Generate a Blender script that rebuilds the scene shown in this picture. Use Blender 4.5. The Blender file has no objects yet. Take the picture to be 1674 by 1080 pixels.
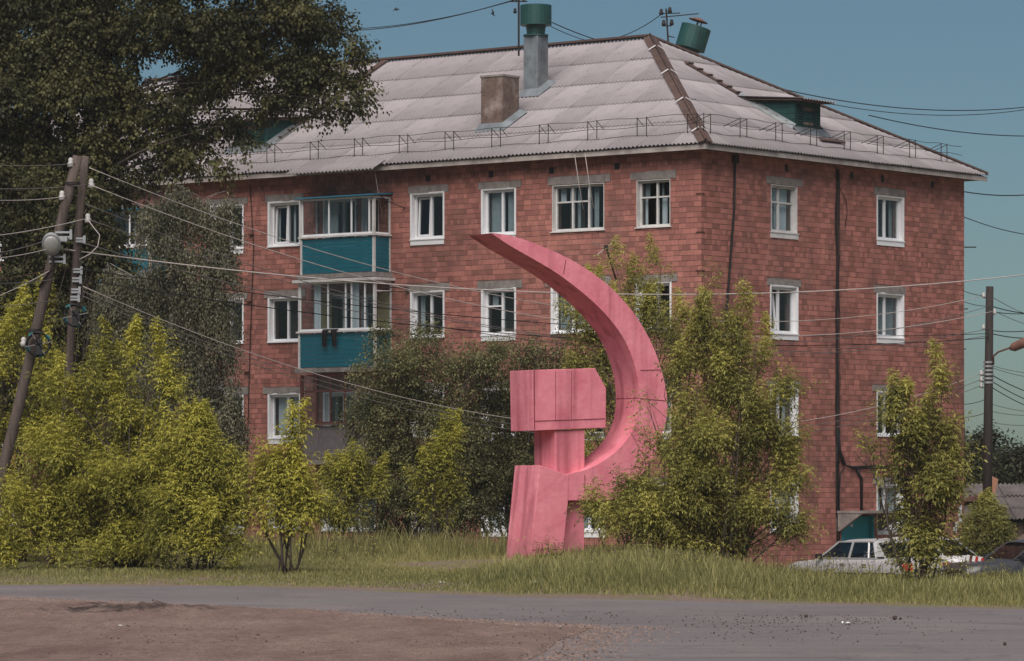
import bpy, math, random
import numpy as np
from mathutils import Vector, Matrix

random.seed(7); RNG = np.random.default_rng(7)
scene = bpy.context.scene
col = scene.collection

# ------------------------------------------------------------------ camera, sky, sun, exposure
F = 6500.0; CX = 837.0; YH = 805.0; CAMZ = 1.7          # photograph geometry: focal length in px, principal column, horizon row
cam_d = bpy.data.cameras.new('camera'); cam = bpy.data.objects.new('camera', cam_d); col.objects.link(cam)
cam.location = (0, 0, CAMZ); cam.rotation_euler = (math.radians(90), 0, 0)
cam_d.sensor_width = 36.0; cam_d.lens = F / 1674.0 * 36.0
cam_d.shift_y = (YH - 540.0) / 1674.0
cam_d.clip_start = 0.5; cam_d.clip_end = 6000
scene.camera = cam

SUN_EL = math.radians(50); SUN_AZ = math.radians(191)     # azimuth clockwise from +Y: behind the camera, a little to the left
w = bpy.data.worlds.new('World'); scene.world = w; w.use_nodes = True
nt = w.node_tree; nt.nodes.clear()
sky = nt.nodes.new('ShaderNodeTexSky'); sky.sky_type = 'NISHITA'; sky.sun_disc = False
sky.sun_elevation = SUN_EL; sky.sun_rotation = SUN_AZ
sky.air_density = 1.0; sky.dust_density = 0.6; sky.ozone_density = 3.0
tint = nt.nodes.new('ShaderNodeMix'); tint.data_type = 'RGBA'; tint.blend_type = 'MULTIPLY'
tint.inputs[0].default_value = 1.0; tint.inputs[7].default_value = (0.47, 0.575, 0.61, 1)
bg = nt.nodes.new('ShaderNodeBackground'); bg.inputs[1].default_value = 0.050
wo = nt.nodes.new('ShaderNodeOutputWorld')
nt.links.new(sky.outputs[0], tint.inputs[6]); nt.links.new(tint.outputs[2], bg.inputs[0]); nt.links.new(bg.outputs[0], wo.inputs[0])

sd = bpy.data.lights.new('sun', 'SUN'); so = bpy.data.objects.new('sun', sd); col.objects.link(so)
sd.energy = 3.0; sd.angle = math.radians(60); sd.color = (1.0, 0.92, 0.86)
sdir = Vector((math.sin(SUN_AZ) * math.cos(SUN_EL), math.cos(SUN_AZ) * math.cos(SUN_EL), math.sin(SUN_EL)))
so.rotation_euler = (-sdir).to_track_quat('-Z', 'Y').to_euler(); so.location = (-20, -20, 60)

scene.render.engine = 'CYCLES'
vs = scene.view_settings; vs.view_transform = 'Standard'; vs.look = 'None'; vs.exposure = 0.60; vs.gamma = 1.0; vs.use_curve_mapping = False

# ------------------------------------------------------------------ helpers
def at(x, y, Y):                         # photograph pixel at distance Y -> point
    return Vector(((x - CX) * Y / F, Y, CAMZ + (YH - y) * Y / F))
def ray(x, y): return Vector(((x - CX) / F, 1.0, (YH - y) / F))
def on_plane(x, y, p, n):
    o = Vector((0, 0, CAMZ)); d = ray(x, y); return o + d * ((p - o).dot(n) / d.dot(n))
def tag(o, label=None, cat=None, group=None, kind=None):
    if label: o['label'] = label
    if cat: o['category'] = cat
    if group: o['group'] = group
    if kind: o['kind'] = kind
    return o
def thing(name, loc, label, cat, group=None):
    o = bpy.data.objects.new(name, None); col.objects.link(o); o.location = loc; o.empty_display_size = 0.3
    return tag(o, label, cat, group)
def root_loc(p):
    while p.parent: p = p.parent
    return p.location.copy()

class MB:
    def __init__(s): s.v = []; s.f = []; s.sm = False
    def add(s, vs_, fs):
        n = len(s.v); s.v += [tuple(p) for p in vs_]; s.f += [tuple(i + n for i in f) for f in fs]; return s
    def hexa(s, p):                       # 8 corners: bottom 4 ccw, top 4 ccw
        return s.add(p, [(3, 2, 1, 0), (4, 5, 6, 7), (0, 1, 5, 4), (1, 2, 6, 5), (2, 3, 7, 6), (3, 0, 4, 7)])
    def box(s, a, b):
        (x0, y0, z0), (x1, y1, z1) = a, b
        return s.hexa([(x0, y0, z0), (x1, y0, z0), (x1, y1, z0), (x0, y1, z0), (x0, y0, z1), (x1, y0, z1), (x1, y1, z1), (x0, y1, z1)])
    def fbox(s, fr, a0, a1, b0, b1, c0, c1):
        return s.hexa([fr(a0, b0, c0), fr(a1, b0, c0), fr(a1, b1, c0), fr(a0, b1, c0), fr(a0, b0, c1), fr(a1, b0, c1), fr(a1, b1, c1), fr(a0, b1, c1)])
    def bar(s, p, q, wd, ht=None, up=(0, 0, 1)):
        p = Vector(p); q = Vector(q); ht = ht or wd; d = (q - p).normalized(); u = Vector(up)
        if abs(d.dot(u)) > .98: u = Vector((1, 0, 0))
        r = d.cross(u).normalized(); u = r.cross(d)
        c = [(-1, -1), (1, -1), (1, 1), (-1, 1)]
        return s.hexa([p + r * (a * wd / 2) + u * (b * ht / 2) for a, b in c] + [q + r * (a * wd / 2) + u * (b * ht / 2) for a, b in c])
    def tube(s, pts, rad, n=6, cap=True):
        pts = [Vector(p) for p in pts]; m = len(pts)
        rs = rad if isinstance(rad, (list, tuple)) else [rad] * m
        base = len(s.v); prev = None
        for i, p in enumerate(pts):
            d = (pts[min(i + 1, m - 1)] - pts[max(i - 1, 0)]).normalized()
            if prev is None:
                u = Vector((0, 0, 1)) if abs(d.z) < .9 else Vector((1, 0, 0)); r = d.cross(u).normalized()
            else: r = (prev - d * prev.dot(d)).normalized()
            prev = r; u = d.cross(r)
            for k in range(n):
                a = 2 * math.pi * k / n; s.v.append(tuple(p + r * (math.cos(a) * rs[i]) + u * (math.sin(a) * rs[i])))
        for i in range(m - 1):
            for k in range(n):
                a = base + i * n + k; b = base + i * n + (k + 1) % n; s.f.append((a, b, b + n, a + n))
        if cap:
            s.f.append(tuple(base + k for k in range(n))[::-1]); s.f.append(tuple(base + (m - 1) * n + k for k in range(n)))
        return s
    def lathe(s, origin, prof, n=16, axis=(0, 0, 1)):
        o = Vector(origin); ax = Vector(axis).normalized()
        return s.tube([o + ax * h for h, r in prof], [r for h, r in prof], n) if abs(ax.z) < .999 else s._lz(o, prof, n)
    def _lz(s, o, prof, n):
        b = len(s.v)
        for h, r in prof:
            for k in range(n):
                a = 2 * math.pi * k / n; s.v.append((o.x + r * math.cos(a), o.y + r * math.sin(a), o.z + h))
        m = len(prof)
        for i in range(m - 1):
            for k in range(n):
                p = b + i * n + k; q = b + i * n + (k + 1) % n; s.f.append((p, q, q + n, p + n))
        s.f.append(tuple(b + k for k in range(n))[::-1]); s.f.append(tuple(b + (m - 1) * n + k for k in range(n)))
        return s
    def build(s, name, mat, parent=None, smooth=False, bevel=0):
        me = bpy.data.meshes.new(name)
        off = root_loc(parent) if parent else Vector((0, 0, 0))
        me.from_pydata([(x - off.x, y - off.y, z - off.z) for x, y, z in s.v], [], s.f); me.update()
        if mat: me.materials.append(M[mat] if isinstance(mat, str) else mat)
        if smooth: me.polygons.foreach_set('use_smooth', [True] * len(me.polygons))
        o = bpy.data.objects.new(name, me); col.objects.link(o)
        if parent: o.parent = parent
        if bevel:
            b = o.modifiers.new('bevel', 'BEVEL'); b.width = bevel; b.segments = 2; b.limit_method = 'ANGLE'
        return o

def np_mesh(name, V, Q, mat, parent=None, tone=None, smooth=False):
    """quads (or triangles) from arrays"""
    me = bpy.data.meshes.new(name); k = Q.shape[1]
    if parent:
        L = root_loc(parent); V = V - np.array([L.x, L.y, L.z])
    me.vertices.add(len(V)); me.vertices.foreach_set('co', V.astype(np.float32).ravel())
    me.loops.add(Q.size); me.loops.foreach_set('vertex_index', Q.astype(np.int32).ravel())
    me.polygons.add(len(Q)); me.polygons.foreach_set('loop_start', np.arange(0, Q.size, k, dtype=np.int32))
    me.polygons.foreach_set('loop_total', np.full(len(Q), k, dtype=np.int32))
    me.polygons.foreach_set('use_smooth', np.full(len(Q), bool(smooth)))
    if tone is not None:
        at_ = me.attributes.new('tone', 'FLOAT', 'POINT'); at_.data.foreach_set('value', tone.astype(np.float32))
    me.update(calc_edges=True)
    me.materials.append(M[mat]); o = bpy.data.objects.new(name, me); col.objects.link(o)
    if parent: o.parent = parent
    return o

# ------------------------------------------------------------------ materials
M = {}
def mat(name, c, rough=.8, var=.25, scale=3.0, bump=0.0, bscale=40.0, metal=0.0, spec=.3, streak=None, rand=0.0, c2=None, stretch=(1, 1, 1), detail=5, coat=0):
    m = bpy.data.materials.new(name); m.use_nodes = True; t = m.node_tree; t.nodes.clear(); N = t.nodes.new; L = t.links.new
    out = N('ShaderNodeOutputMaterial'); b = N('ShaderNodeBsdfPrincipled'); L(b.outputs[0], out.inputs[0])
    b.inputs['Roughness'].default_value = rough; b.inputs['Metallic'].default_value = metal; b.inputs['Specular IOR Level'].default_value = spec
    b.inputs['Coat Weight'].default_value = coat
    tc = N('ShaderNodeTexCoord'); mp = N('ShaderNodeMapping'); mp.inputs['Scale'].default_value = stretch; L(tc.outputs['Object'], mp.inputs[0])
    nz = N('ShaderNodeTexNoise'); nz.inputs['Scale'].default_value = scale; nz.inputs['Detail'].default_value = detail; nz.inputs['Roughness'].default_value = .65
    L(mp.outputs[0], nz.inputs['Vector'])
    rp = N('ShaderNodeValToRGB'); rp.color_ramp.elements[0].position = .3; rp.color_ramp.elements[1].position = .72
    lo = c2 if c2 else tuple(v * (1 - var) for v in c)
    rp.color_ramp.elements[0].color = (*lo, 1); rp.color_ramp.elements[1].color = (*(tuple(v * (1 + var * .5) for v in c) if not c2 else c), 1)
    L(nz.outputs[0], rp.inputs[0]); cur = rp.outputs[0]
    if rand:
        g = N('ShaderNodeNewGeometry'); oi = N('ShaderNodeObjectInfo'); ad = N('ShaderNodeMath'); L(g.outputs['Random Per Island'], ad.inputs[0]); L(oi.outputs['Random'], ad.inputs[1])
        fr = N('ShaderNodeMath'); fr.operation = 'FRACT'; L(ad.outputs[0], fr.inputs[0])
        mr = N('ShaderNodeMapRange'); mr.inputs[3].default_value = 1 - rand; mr.inputs[4].default_value = 1 + rand; L(fr.outputs[0], mr.inputs[0])
        mx = N('ShaderNodeMix'); mx.data_type = 'RGBA'; mx.blend_type = 'MULTIPLY'; mx.inputs[0].default_value = 1; L(cur, mx.inputs[6]); L(mr.outputs[0], mx.inputs[7]); cur = mx.outputs[2]
    if streak:                              # (colour, amount, scale, stretch z)
        sc, am, ss, sz = streak
        m2 = N('ShaderNodeMapping'); m2.inputs['Scale'].default_value = (1, 1, sz); L(tc.outputs['Object'], m2.inputs[0])
        n2 = N('ShaderNodeTexNoise'); n2.inputs['Scale'].default_value = ss; n2.inputs['Detail'].default_value = 6; L(m2.outputs[0], n2.inputs['Vector'])
        r2 = N('ShaderNodeValToRGB'); r2.color_ramp.elements[0].position = .5; r2.color_ramp.elements[1].position = .75
        r2.color_ramp.elements[0].color = (0, 0, 0, 1); r2.color_ramp.elements[1].color = (am, am, am, 1); L(n2.outputs[0], r2.inputs[0])
        mx = N('ShaderNodeMix'); mx.data_type = 'RGBA'; L(r2.outputs[0], mx.inputs[0]); L(cur, mx.inputs[6]); mx.inputs[7].default_value = (*sc, 1); cur = mx.outputs[2]
    L(cur, b.inputs['Base Color'])
    if bump:
        n3 = N('ShaderNodeTexNoise'); n3.inputs['Scale'].default_value = bscale; n3.inputs['Detail'].default_value = 4; L(tc.outputs['Object'], n3.inputs['Vector'])
        bp = N('ShaderNodeBump'); bp.inputs['Strength'].default_value = bump; bp.inputs['Distance'].default_value = .02; L(n3.outputs[0], bp.inputs['Height']); L(bp.outputs[0], b.inputs['Normal'])
    M[name] = m; return m

def leaf_mat(name, dark, light, trans=.3, rand=.3):
    m = bpy.data.materials.new(name); m.use_nodes = True; t = m.node_tree; t.nodes.clear(); N = t.nodes.new; L = t.links.new
    out = N('ShaderNodeOutputMaterial'); at_ = N('ShaderNodeAttribute'); at_.attribute_name = 'tone'
    g = N('ShaderNodeNewGeometry'); mr = N('ShaderNodeMapRange'); mr.inputs[3].default_value = -rand; mr.inputs[4].default_value = rand; L(g.outputs['Random Per Island'], mr.inputs[0])
    ad = N('ShaderNodeMath'); ad.use_clamp = True; L(at_.outputs['Fac'], ad.inputs[0]); L(mr.outputs[0], ad.inputs[1])
    mx = N('ShaderNodeMix'); mx.data_type = 'RGBA'; L(ad.outputs[0], mx.inputs[0]); mx.inputs[6].default_value = (*dark, 1); mx.inputs[7].default_value = (*light, 1)
    b = N('ShaderNodeBsdfPrincipled'); b.inputs['Roughness'].default_value = .55; b.inputs['Specular IOR Level'].default_value = .25; L(mx.outputs[2], b.inputs['Base Color'])
    tr = N('ShaderNodeBsdfTranslucent'); L(mx.outputs[2], tr.inputs[0])
    ms = N('ShaderNodeMixShader'); ms.inputs[0].default_value = trans; L(b.outputs[0], ms.inputs[1]); L(tr.outputs[0], ms.inputs[2]); L(ms.outputs[0], out.inputs[0])
    M[name] = m; return m

def glass_mat(name, tintc=(.75, .82, .84), ior=1.5, gl=.03):
    m = bpy.data.materials.new(name); m.use_nodes = True; t = m.node_tree; t.nodes.clear(); N = t.nodes.new; L = t.links.new
    out = N('ShaderNodeOutputMaterial'); tr = N('ShaderNodeBsdfTransparent'); tr.inputs[0].default_value = (*tintc, 1)
    g = N('ShaderNodeBsdfGlossy'); g.inputs['Roughness'].default_value = gl; g.inputs[0].default_value = (.9, .95, .97, 1)
    fr = N('ShaderNodeFresnel'); gm = N('ShaderNodeNewGeometry'); mr = N('ShaderNodeMapRange'); mr.inputs[3].default_value = ior; mr.inputs[4].default_value = 1 / ior; L(gm.outputs['Backfacing'], mr.inputs[0]); L(mr.outputs[0], fr.inputs[0])
    tc = N('ShaderNodeTexCoord'); nz = N('ShaderNodeTexNoise'); nz.inputs['Scale'].default_value = 1.2; L(tc.outputs['Object'], nz.inputs['Vector'])
    bp = N('ShaderNodeBump'); bp.inputs['Strength'].default_value = .05; bp.inputs['Distance'].default_value = .05; L(nz.outputs[0], bp.inputs['Height']); L(bp.outputs[0], g.inputs['Normal'])
    ms = N('ShaderNodeMixShader'); L(fr.outputs[0], ms.inputs[0]); L(tr.outputs[0], ms.inputs[1]); L(g.outputs[0], ms.inputs[2]); L(ms.outputs[0], out.inputs[0])
    M[name] = m; return m

mat('brick', (.405, .168, .132), .9, .35, 1.4, .4, 60, rand=.30, c2=(.275, .108, .088), streak=((.13, .08, .07), .5, .9, .5))
mat('mortar', (.20, .125, .105), .95, .3, 3, .5, 50)
mat('concrete', (.27, .24, .22), .92, .35, 5, .7, 30, streak=((.10, .09, .085), .6, 3, .6))
mat('slate', (.315, .283, .290), .9, .22, .7, .25, 40, rand=.13, streak=((.13, .11, .11), .75, 1.3, .5))
mat('slate_old', (.17, .145, .14), .95, .4, 1.5, .4, 30, rand=.25)
mat('slate_far', (.42, .37, .37), .9, .2, .7)
mat('fascia', (.42, .37, .34), .9, .3, 2, .3, 30, streak=((.14, .11, .10), .6, 2, .4))
mat('soffit', (.10, .08, .07), .9)
mat('brown_board', (.10, .062, .052), .85, .35, 2, .4, 30)
mat('white_pvc', (.78, .78, .79), .35, .05, 2, spec=.5)
mat('white_old', (.62, .60, .58), .7, .18, 4, .2, 40, streak=((.35, .32, .30), .5, 4, .5))
mat('wood_red', (.10, .035, .03), .7, .3, 3)
mat('teal_siding', (.006, .150, .205), .5, .15, 2, spec=.4)
mat('teal_door', (.015, .30, .36), .5, .15, 3, .1, 20)
mat('teal_roofing', (.03, .16, .24), .6, .2, 3)
mat('grey_siding', (.15, .13, .135), .85, .25, 5, .3, 20)
mat('curtain_white', (.62, .64, .66), .9, .1, 6)
mat('curtain_grey', (.30, .33, .34), .9, .15, 6)
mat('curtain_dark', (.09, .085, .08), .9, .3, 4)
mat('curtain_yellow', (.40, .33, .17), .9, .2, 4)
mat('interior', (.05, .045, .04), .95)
glass_mat('glass'); glass_mat('car_glass', (.28, .30, .31), 1.6)
mat('pink_paint', (.80, .285, .335), .7, .10, 1.6, .45, 9, spec=.25, c2=(.62, .165, .215), streak=((.30, .07, .09), .85, 3.0, .07))
mat('pink_seam', (.22, .045, .06), .8, .3, 6)
mat('green_metal', (.012, .065, .058), .5, .3, 3, .15, 15, spec=.4, streak=((.02, .03, .03), .5, 3, .3))
mat('green_wood', (.012, .058, .052), .75, .35, 4, .3, 30)
mat('zinc', (.33, .36, .37), .45, .35, 3, .15, 12, metal=.6, streak=((.10, .10, .10), .6, 2, .3))
mat('plaster', (.19, .135, .110), .95, .45, 5, .9, 14, c2=(.095, .065, .055), streak=((.36, .30, .27), .75, 2.6, .8))
mat('iron', (.035, .028, .027), .7, .3, 10, metal=.3)
mat('rust', (.10, .045, .03), .85, .4, 10)
mat('cable_black', (.012, .012, .013), .6, .2)
mat('wire_grey', (.16, .145, .14), .7, .2)
mat('wire_pale', (.50, .44, .41), .7, .15)
mat('pole_wood', (.105, .080, .068), .9, .45, 2.2, .6, 18, stretch=(6, 6, .5))
mat('pole_tar', (.035, .028, .026), .85, .45, 2.2, .5, 18, stretch=(6, 6, .5))
mat('porcelain', (.48, .46, .44), .35, .1)
mat('galv', (.36, .37, .38), .45, .2, 8, metal=.5)
mat('lamp_grey', (.30, .31, .32), .5, .2, 6)
mat('lamp_glass', (.42, .42, .40), .25, .2, 5, spec=.6)
mat('coil_teal', (.01, .16, .19), .6, .2)
mat('bark', (.075, .058, .048), .95, .5, 4, .7, 18, stretch=(4, 4, .8))
mat('bark_pale', (.23, .20, .175), .95, .5, 4, .6, 18, stretch=(3, 3, 1.2))
mat('bark_birch', (.42, .40, .37), .9, .5, 4, .4, 14, c2=(.10, .09, .085), stretch=(1, 1, 4))
mat('silver_paint', (.46, .45, .45), .45, .10, 2, metal=.2, spec=.4)
mat('white_paint', (.72, .71, .71), .4, .06, 2, spec=.5, coat=.3)
mat('dark_paint', (.045, .046, .05), .35, .1, 2, spec=.5, coat=.3)
mat('tyre', (.02, .02, .02), .9); mat('chrome', (.6, .6, .6), .2, .05, metal=1.0); mat('black_plastic', (.018, .018, .02), .6, .1)
mat('tail_red', (.35, .015, .015), .3, .1)
mat('seat_cloth', (.03, .03, .032), .9)
mat('cloth_black', (.012, .011, .012), .95, .2)
mat('paper', (.75, .74, .72), .9, .15, 12)
mat('clod', (.10, .07, .06), .95, .4, 8, .6, 40)
mat('stone', (.30, .26, .24), .9, .35, 8, .4, 40)
mat('cardboard', (.34, .17, .11), .9, .25, 6)
mat('old_wood', (.13, .095, .075), .95, .4, 3, .5, 25)
mat('rust_sheet', (.17, .085, .065), .9, .35, 3)
mat('feather', (.02, .018, .02), .8)
leaf_mat('leaf_elder', (.125, .130, .030), (.54, .50, .090), .46, .34)
leaf_mat('leaf_elder_green', (.145, .146, .044), (.55, .505, .130), .50, .34)
leaf_mat('leaf_poplar', (.034, .038, .017), (.155, .148, .056), .40, .35)
leaf_mat('leaf_birch', (.060, .063, .036), (.235, .222, .135), .40, .35)
leaf_mat('leaf_apple', (.092, .098, .045), (.34, .325, .145), .44, .35)
leaf_mat('leaf_far', (.020, .024, .011), (.075, .080, .035), .2, .35)
leaf_mat('grass', (.098, .110, .032), (.40, .355, .140), .4, .25)

def base_stain(m):                            # mud splashed and lichen grown on the foot of the monument
    t = M[m].node_tree; b = next(n for n in t.nodes if n.type == 'BSDF_PRINCIPLED'); N = t.nodes.new; L = t.links.new; src = b.inputs['Base Color'].links[0].from_socket
    tc = N('ShaderNodeTexCoord'); sx = N('ShaderNodeSeparateXYZ'); L(tc.outputs['Object'], sx.inputs[0]); nz = N('ShaderNodeTexNoise'); nz.inputs['Scale'].default_value = 2.6; nz.inputs['Detail'].default_value = 7; L(tc.outputs['Object'], nz.inputs['Vector'])
    a = N('ShaderNodeMapRange'); a.inputs[1].default_value = 1.1; a.inputs[2].default_value = .0; a.inputs[3].default_value = 0; a.inputs[4].default_value = .55; L(sx.outputs[2], a.inputs[0])
    c = N('ShaderNodeMath'); c.operation = 'ADD'; L(a.outputs[0], c.inputs[0]); L(nz.outputs[0], c.inputs[1]); r = N('ShaderNodeMapRange'); r.inputs[1].default_value = .72; r.inputs[2].default_value = 1.05; r.inputs[4].default_value = .6; L(c.outputs[0], r.inputs[0])
    n2 = N('ShaderNodeTexNoise'); n2.inputs['Scale'].default_value = 4.5; n2.inputs['Detail'].default_value = 9; n2.inputs['Roughness'].default_value = .75; L(tc.outputs['Object'], n2.inputs['Vector'])
    r2 = N('ShaderNodeMapRange'); r2.inputs[1].default_value = .62; r2.inputs[2].default_value = .70; r2.inputs[4].default_value = .55; L(n2.outputs[0], r2.inputs[0])
    m1 = N('ShaderNodeMix'); m1.data_type = 'RGBA'; L(r2.outputs[0], m1.inputs[0]); L(src, m1.inputs[6]); m1.inputs[7].default_value = (.50, .16, .19, 1)
    m2 = N('ShaderNodeMix'); m2.data_type = 'RGBA'; L(r.outputs[0], m2.inputs[0]); L(m1.outputs[2], m2.inputs[6]); m2.inputs[7].default_value = (.27, .12, .11, 1); L(m2.outputs[2], b.inputs['Base Color'])
base_stain('pink_paint')
# ------------------------------------------------------------------ ground, road, lot
def smooth(t): t = np.clip(t, 0, 1); return t * t * (3 - 2 * t)
FAR_X = [-60, -9.36, -4.83, -2.5, -.03, 2.38, 4.64, 7.4, 14, 60]; FAR_Y = [74, 72.7, 71.8, 68.6, 64.6, 62.4, 60.4, 57.6, 52, 30]
def Yr(X): return np.interp(X, FAR_X, FAR_Y)
def vnoise(X, Y, s, seed=0):
    r = np.random.default_rng(seed); o = np.zeros_like(np.asarray(X, float))
    for k in range(6):
        a = r.uniform(0, 6.28); p = r.uniform(0, 6.28); f = s * (1.6 ** k) * .6
        o = o + np.sin((np.cos(a) * X + np.sin(a) * Y) * f + p + 1.7 * np.sin((np.sin(a) * X - np.cos(a) * Y) * f * .7 + p)) / (1.35 ** k)
    return o / 3.0
def zfun(X, Y):
    X = np.asarray(X, float); Y = np.asarray(Y, float)
    d = Y - Yr(X); Yf = 91 - 17 * smooth((X - 2) / 4.5)
    z = .12 * smooth(d / 6) * (1 - smooth((X - 2.5) / 3)) + .11 * np.exp(-((X - .8) ** 2 + (Y - 88) ** 2) / 18) - (1.04 - .12 * smooth((X - 2.5) / 3)) * smooth((Y - Yf) / 9)
    return z + .035 * vnoise(X, Y, .9, 3) * smooth(d / 3)
def sheet(name, xs, ys, zf, m, kind='structure', smooth_=True, tonef=None):
    X, Y = np.meshgrid(xs, ys) if np.ndim(ys) == 1 else (np.broadcast_to(xs, ys.shape), ys)
    Z = zf(X, Y); nr, nc = X.shape
    V = np.stack([X.ravel(), Y.ravel(), Z.ravel()], 1); i = np.arange(nr * nc).reshape(nr, nc)
    Q = np.stack([i[:-1, :-1].ravel(), i[:-1, 1:].ravel(), i[1:, 1:].ravel(), i[1:, :-1].ravel()], 1)
    o = np_mesh(name, V, Q, m, smooth=smooth_, tone=None if tonef is None else tonef(X, Y).ravel()); o['kind'] = kind; return o

def ground_mat():
    m = bpy.data.materials.new('verge_soil'); m.use_nodes = True; t = m.node_tree; b = t.nodes['Principled BSDF']; N = t.nodes.new; L = t.links.new
    tc = N('ShaderNodeTexCoord'); n1 = N('ShaderNodeTexNoise'); n1.inputs['Scale'].default_value = .55; n1.inputs['Detail'].default_value = 8; L(tc.outputs['Object'], n1.inputs['Vector'])
    n2 = N('ShaderNodeTexNoise'); n2.inputs['Scale'].default_value = 14; n2.inputs['Detail'].default_value = 6; L(tc.outputs['Object'], n2.inputs['Vector'])
    r1 = N('ShaderNodeValToRGB'); e = r1.color_ramp.elements; e[0].position = .40; e[0].color = (.205, .140, .115, 1); e[1].position = .58; e[1].color = (.175, .155, .065, 1); L(n1.outputs[0], r1.inputs[0])
    r2 = N('ShaderNodeValToRGB'); r2.color_ramp.elements[0].position = .3; r2.color_ramp.elements[0].color = (.55, .55, .55, 1); r2.color_ramp.elements[1].position = .7; r2.color_ramp.elements[1].color = (1.2, 1.2, 1.2, 1); L(n2.outputs[0], r2.inputs[0])
    mx = N('ShaderNodeMix'); mx.data_type = 'RGBA'; mx.blend_type = 'MULTIPLY'; mx.inputs[0].default_value = 1; L(r1.outputs[0], mx.inputs[6]); L(r2.outputs[0], mx.inputs[7]); L(mx.outputs[2], b.inputs['Base Color'])
    b.inputs['Roughness'].default_value = .95; bp = N('ShaderNodeBump'); bp.inputs['Distance'].default_value = .03; L(n2.outputs[0], bp.inputs['Height']); L(bp.outputs[0], b.inputs['Normal'])
    M['verge_soil'] = m
def asphalt_mat():
    m = bpy.data.materials.new('asphalt'); m.use_nodes = True; t = m.node_tree; b = t.nodes['Principled BSDF']; N = t.nodes.new; L = t.links.new
    tc = N('ShaderNodeTexCoord'); n1 = N('ShaderNodeTexNoise'); n1.inputs['Scale'].default_value = .22; n1.inputs['Detail'].default_value = 7; L(tc.outputs['Object'], n1.inputs['Vector'])
    n2 = N('ShaderNodeTexNoise'); n2.inputs['Scale'].default_value = 22; n2.inputs['Detail'].default_value = 6; n2.inputs['Roughness'].default_value = .75; L(tc.outputs['Object'], n2.inputs['Vector'])
    r1 = N('ShaderNodeValToRGB'); e = r1.color_ramp.elements; e[0].position = .35; e[0].color = (.165, .143, .141, 1); e[1].position = .7; e[1].color = (.215, .187, .183, 1); L(n1.outputs[0], r1.inputs[0])
    # dust and fine gravel carried onto the junction
    mp = N('ShaderNodeMapping'); mp.inputs['Scale'].default_value = (.35, .16, 1); L(tc.outputs['Object'], mp.inputs[0])
    n3 = N('ShaderNodeTexNoise'); n3.inputs['Scale'].default_value = 1.3; n3.inputs['Detail'].default_value = 8; L(mp.outputs[0], n3.inputs['Vector'])
    r3 = N('ShaderNodeValToRGB'); r3.color_ramp.elements[0].position = .55; r3.color_ramp.elements[0].color = (0, 0, 0, 1); r3.color_ramp.elements[1].position = .72; r3.color_ramp.elements[1].color = (.7, .7, .7, 1); L(n3.outputs[0], r3.inputs[0])
    mx = N('ShaderNodeMix'); mx.data_type = 'RGBA'; L(r3.outputs[0], mx.inputs[0]); L(r1.outputs[0], mx.inputs[6]); mx.inputs[7].default_value = (.25, .205, .190, 1)
    r2 = N('ShaderNodeValToRGB'); r2.color_ramp.elements[0].position = .3; r2.color_ramp.elements[0].color = (.62, .62, .62, 1); r2.color_ramp.elements[1].position = .7; r2.color_ramp.elements[1].color = (1.2, 1.2, 1.2, 1); L(n2.outputs[0], r2.inputs[0])
    m2 = N('ShaderNodeMix'); m2.data_type = 'RGBA'; m2.blend_type = 'MULTIPLY'; m2.inputs[0].default_value = 1; L(mx.outputs[2], m2.inputs[6]); L(r2.outputs[0], m2.inputs[7]); L(m2.outputs[2], b.inputs['Base Color'])
    vo = N('ShaderNodeTexVoronoi'); vo.feature = 'DISTANCE_TO_EDGE'; vo.inputs['Scale'].default_value = .42
    wn = N('ShaderNodeTexNoise'); wn.inputs['Scale'].default_value = 1.6; wn.inputs['Detail'].default_value = 6; L(tc.outputs['Object'], wn.inputs['Vector'])
    wa = N('ShaderNodeVectorMath'); wa.operation = 'MULTIPLY_ADD'; wa.inputs[1].default_value = (1.3, 1.3, 0); L(wn.outputs['Color'], wa.inputs[0]); L(tc.outputs['Object'], wa.inputs[2]); L(wa.outputs[0], vo.inputs['Vector'])
    cr = N('ShaderNodeMapRange'); cr.inputs[1].default_value = .006; cr.inputs[2].default_value = .022; cr.inputs[3].default_value = .80; cr.inputs[4].default_value = 1; L(vo.outputs['Distance'], cr.inputs[0])
    ms_ = N('ShaderNodeMapping'); ms_.inputs['Rotation'].default_value = (0, 0, .75); ms_.inputs['Scale'].default_value = (.06, 1.6, 1); L(tc.outputs['Object'], ms_.inputs[0])
    sn = N('ShaderNodeTexNoise'); sn.inputs['Scale'].default_value = 1.0; sn.inputs['Detail'].default_value = 5; L(ms_.outputs[0], sn.inputs['Vector']); sr_ = N('ShaderNodeMapRange'); sr_.inputs[1].default_value = .3; sr_.inputs[2].default_value = .7; sr_.inputs[3].default_value = .90; sr_.inputs[4].default_value = 1.09; L(sn.outputs[0], sr_.inputs[0])
    mm = N('ShaderNodeMath'); mm.operation = 'MULTIPLY'; L(cr.outputs[0], mm.inputs[0]); L(sr_.outputs[0], mm.inputs[1])
    m3 = N('ShaderNodeMix'); m3.data_type = 'RGBA'; m3.blend_type = 'MULTIPLY'; m3.inputs[0].default_value = 1; L(m2.outputs[2], m3.inputs[6]); L(mm.outputs[0], m3.inputs[7]); L(m3.outputs[2], b.inputs['Base Color'])
    b.inputs['Roughness'].default_value = .85; b.inputs['Specular IOR Level'].default_value = .25; bp = N('ShaderNodeBump'); bp.inputs['Strength'].default_value = .5; bp.inputs['Distance'].default_value = .008; L(n2.outputs[0], bp.inputs['Height']); L(bp.outputs[0], b.inputs['Normal'])
    M['asphalt'] = m
ground_mat(); asphalt_mat()
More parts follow.
